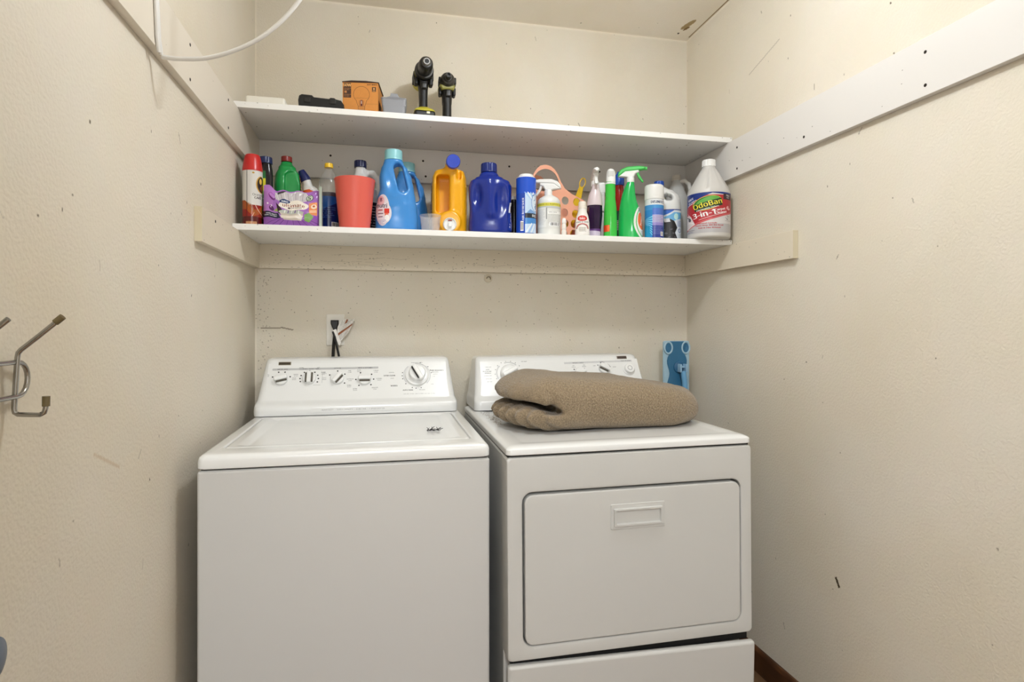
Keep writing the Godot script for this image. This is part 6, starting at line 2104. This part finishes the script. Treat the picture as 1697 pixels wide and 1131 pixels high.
	for q in [[0.001, 0.034, 0.034], [0.003, 0.0355, 0.0355], [0.036, 0.0385, 0.038], [0.0375, 0.0398, 0.039], [0.059, 0.0415, 0.0405], [0.061, 0.043, 0.042], [0.063, 0.043, 0.042], [0.063, 0.0405, 0.0395], [0.036, 0.0375, 0.0365], [0.006, 0.034, 0.033]]:
		rows.append(ring_xz(-q[1], q[1], -q[2], q[2], q[0], 0.008, 5))
	mb.loft(rows, true, true, true)
	obj("bin", mb, grey, t, 35.0)
	mb = MB.new()
	mb.prism(PackedVector2Array([Vector2(-0.028, 0.058), Vector2(0.032, 0.058), Vector2(0.03, 0.0625), Vector2(0.018, 0.066), Vector2(0.013, 0.0765), Vector2(-0.009, 0.0775), Vector2(-0.012, 0.067), Vector2(-0.026, 0.063)]), 0.0385, 0.042, 0.001)
	obj("tab", mb, grey, t, 25.0)
	drill()
	driver()

func drill() -> void:
	var black := mat(rgb(15, 15, 14), 0.5)
	var lime := mat(rgb(196, 186, 60), 0.4)
	var t := thing("cordless_drill", "black and lime cordless drill standing on its battery, chuck pointing forward", "drill", Vector3(0.6125, S2, 0.152), 0.05, "cordless power tools on the upper shelf")
	var mb := MB.new()
	mb.rbox(Vector3(0.001, 0.035, 0.0), Vector3(0.075, 0.068, 0.105), 0.009, 3)
	var bt := obj("battery", mb, black, t)
	mb = MB.new()
	mb.rbox(Vector3(0.012, 0.06, 0.0522), Vector3(0.012, 0.008, 0.003), 0.001, 1)
	obj("charge_light", mb, mat(rgb(232, 226, 190), 0.3), bt)
	mb = MB.new()
	var rows := []
	for q in [[0.035, 0.037, 0.052], [0.04, 0.036, 0.051], [0.0455, 0.03, 0.046], [0.051, 0.022, 0.036], [0.056, 0.018, 0.03]]:
		rows.append(ring_xz(-q[1], q[1] + 0.001, -q[2], q[2], q[0], 0.012, 5))
	mb.loft(rows, true, true, true)
	obj("foot", mb, lime, t)
	mb = MB.new()
	var rr := []
	for q in [[0.034, -0.004, 0.0155, 0.023], [0.08, -0.006, 0.0155, 0.024], [0.115, -0.008, 0.0165, 0.026], [0.14, -0.009, 0.0195, 0.031], [0.155, -0.009, 0.023, 0.036]]:
		rr.append(ring(0.0, q[0], q[1], q[2], q[3], 24, 2.6))
	mb.loft(rr, true, true, true)
	obj("grip", mb, black, t)
	mb = MB.new()
	mb.rbox(Vector3(0.001, 0.123, 0.022), Vector3(0.02, 0.022, 0.016), 0.005)
	obj("trigger", mb, mat(rgb(44, 44, 42), 0.35), t)
	var fwd := Basis(Vector3(1, 0, 0), Vector3(0, 0, 1), Vector3(0, -1, 0))
	mb = MB.new()
	mb.lathe([Vector2(0, -0.1), Vector2(0.024, -0.099), Vector2(0.032, -0.092), Vector2(0.034, -0.07), Vector2(0.0345, 0.012), Vector2(0.033, 0.018), Vector2(0, 0.018)], 28)
	mb.move(Transform3D(fwd, Vector3(0, 0.176, 0)))
	obj("motor_housing", mb, lime, t)
	for s in [-1, 1]:
		mb = MB.new()
		mb.rbox(Vector3(s * 0.032, 0.165, -0.02), Vector3(0.01, 0.032, 0.062), 0.004)
		mb.rbox(Vector3(s * 0.027, 0.142, 0.004), Vector3(0.014, 0.026, 0.03), 0.005)
		obj("side_grip", mb, black, t)
	mb = MB.new()
	mb.lathe([Vector2(0.034, 0.014), Vector2(0.0345, 0.018), Vector2(0.0345, 0.034), Vector2(0.032, 0.038), Vector2(0, 0.038)], 32)
	mb.move(Transform3D(fwd, Vector3(0, 0.176, 0)))
	obj("clutch_ring", mb, black, t, 30.0)
	mb = MB.new()
	mb.lathe([Vector2(0.0315, 0.037), Vector2(0.0325, 0.039), Vector2(0.0315, 0.042), Vector2(0, 0.042)], 32)
	mb.move(Transform3D(fwd, Vector3(0, 0.176, 0)))
	obj("grey_ring", mb, mat(rgb(74, 72, 68), 0.4, 0.5), t, 30.0)
	mb = MB.new()
	mb.lathe([Vector2(0.0255, 0.041), Vector2(0.0265, 0.048), Vector2(0.026, 0.08), Vector2(0.0235, 0.094), Vector2(0.019, 0.1005), Vector2(0.0155, 0.102), Vector2(0, 0.102)], 30)
	mb.move(Transform3D(fwd, Vector3(0, 0.176, 0)))
	var ch := obj("chuck", mb, mat(rgb(17, 16, 15), 0.38), t, 30.0)
	mb = MB.new()
	mb.lathe([Vector2(0.0155, 0.1015), Vector2(0.015, 0.105), Vector2(0.0115, 0.1095), Vector2(0.008, 0.1095), Vector2(0.0075, 0.1), Vector2(0, 0.1)], 26)
	mb.move(Transform3D(fwd, Vector3(0, 0.176, 0)))
	obj("chuck_jaws", mb, mat(rgb(128, 127, 124), 0.35, 0.9), ch, 30.0)
	mb = MB.new()
	mb.lathe([Vector2(0.0078, 0.1), Vector2(0.0075, 0.108), Vector2(0, 0.1085)], 16)
	mb.move(Transform3D(fwd, Vector3(0, 0.176, 0)))
	obj("chuck_bore", mb, mat(rgb(12, 12, 12), 0.5), ch)
	for c in t.get_children():
		if c.name != "battery":
			c.position.y = 0.032 if c.name == "foot" else 0.044

func driver() -> void:
	var black := mat(rgb(15, 15, 14), 0.5)
	var lime := mat(rgb(176, 170, 66), 0.4)
	var t := thing("impact_driver", "smaller black and grey impact driver standing right of the cordless drill", "drill", Vector3(0.7015, S2, 0.138), -0.02, "cordless power tools on the upper shelf")
	var mb := MB.new()
	mb.rbox(Vector3(0.001, 0.012, -0.012), Vector3(0.036, 0.024, 0.07), 0.006)
	obj("battery", mb, black, t)
	mb = MB.new()
	var rr := []
	for q in [[-0.026, -0.006, 0.0175, 0.026], [0.05, -0.006, 0.0165, 0.025], [0.072, -0.007, 0.0165, 0.026], [0.074, -0.007, 0.0178, 0.027], [0.1, -0.008, 0.019, 0.029], [0.125, -0.008, 0.023, 0.034]]:
		rr.append(ring(0.0, q[0], q[1], q[2], q[3], 24, 2.6))
	mb.loft(rr, true, true, true)
	obj("grip", mb, black, t)
	mb = MB.new()
	mb.rbox(Vector3(0.003, 0.105, 0.022), Vector3(0.022, 0.028, 0.016), 0.006)
	obj("trigger", mb, mat(rgb(34, 33, 32), 0.35), t)
	var fwd := Basis(Vector3(1, 0, 0), Vector3(0, 0, 1), Vector3(0, -1, 0))
	mb = MB.new()
	mb.lathe([Vector2(0, -0.085), Vector2(0.024, -0.084), Vector2(0.03, -0.076), Vector2(0.031, 0.0), Vector2(0.029, 0.012), Vector2(0, 0.012)], 28)
	mb.move(Transform3D(fwd, Vector3(0, 0.152, 0)))
	obj("motor_housing", mb, lime, t)
	mb = MB.new()
	mb.prism(PackedVector2Array([Vector2(-0.021, 0.118), Vector2(0.022, 0.118), Vector2(0.027, 0.128), Vector2(0.027, 0.134), Vector2(-0.027, 0.134), Vector2(-0.027, 0.128)]), -0.02, 0.03, 0.004)
	obj("chin", mb, mat(rgb(150, 146, 72), 0.4), t)
	for s in [-1, 1]:
		mb = MB.new()
		mb.rbox(Vector3(s * 0.0285, 0.154, 0.0), Vector3(0.008, 0.024, 0.044), 0.0035)
		mb.rbox(Vector3(s * 0.026, 0.118, -0.006), Vector3(0.012, 0.03, 0.034), 0.005)
		obj("side_grip", mb, black, t)
	mb = MB.new()
	mb.lathe([Vector2(0.0275, 0.01), Vector2(0.0275, 0.022), Vector2(0.0255, 0.034), Vector2(0.021, 0.044), Vector2(0.016, 0.048), Vector2(0.0145, 0.052), Vector2(0.0125, 0.054), Vector2(0, 0.054)], 30)
	mb.move(Transform3D(fwd, Vector3(0, 0.152, 0)))
	obj("gear_housing", mb, mat(rgb(66, 64, 60), 0.42, 0.4), t, 25.0)
	mb = MB.new()
	mb.lathe([Vector2(0.0105, 0.053), Vector2(0.0105, 0.07), Vector2(0.009, 0.074), Vector2(0.0055, 0.074), Vector2(0.005, 0.068), Vector2(0, 0.068)], 22)
	mb.move(Transform3D(fwd, Vector3(0, 0.152, 0)))
	obj("bit_collet", mb, mat(rgb(28, 27, 26), 0.3, 0.3), t, 30.0)
	for c in t.get_children():
		if c.name != "battery":
			c.position.y = 0.0475
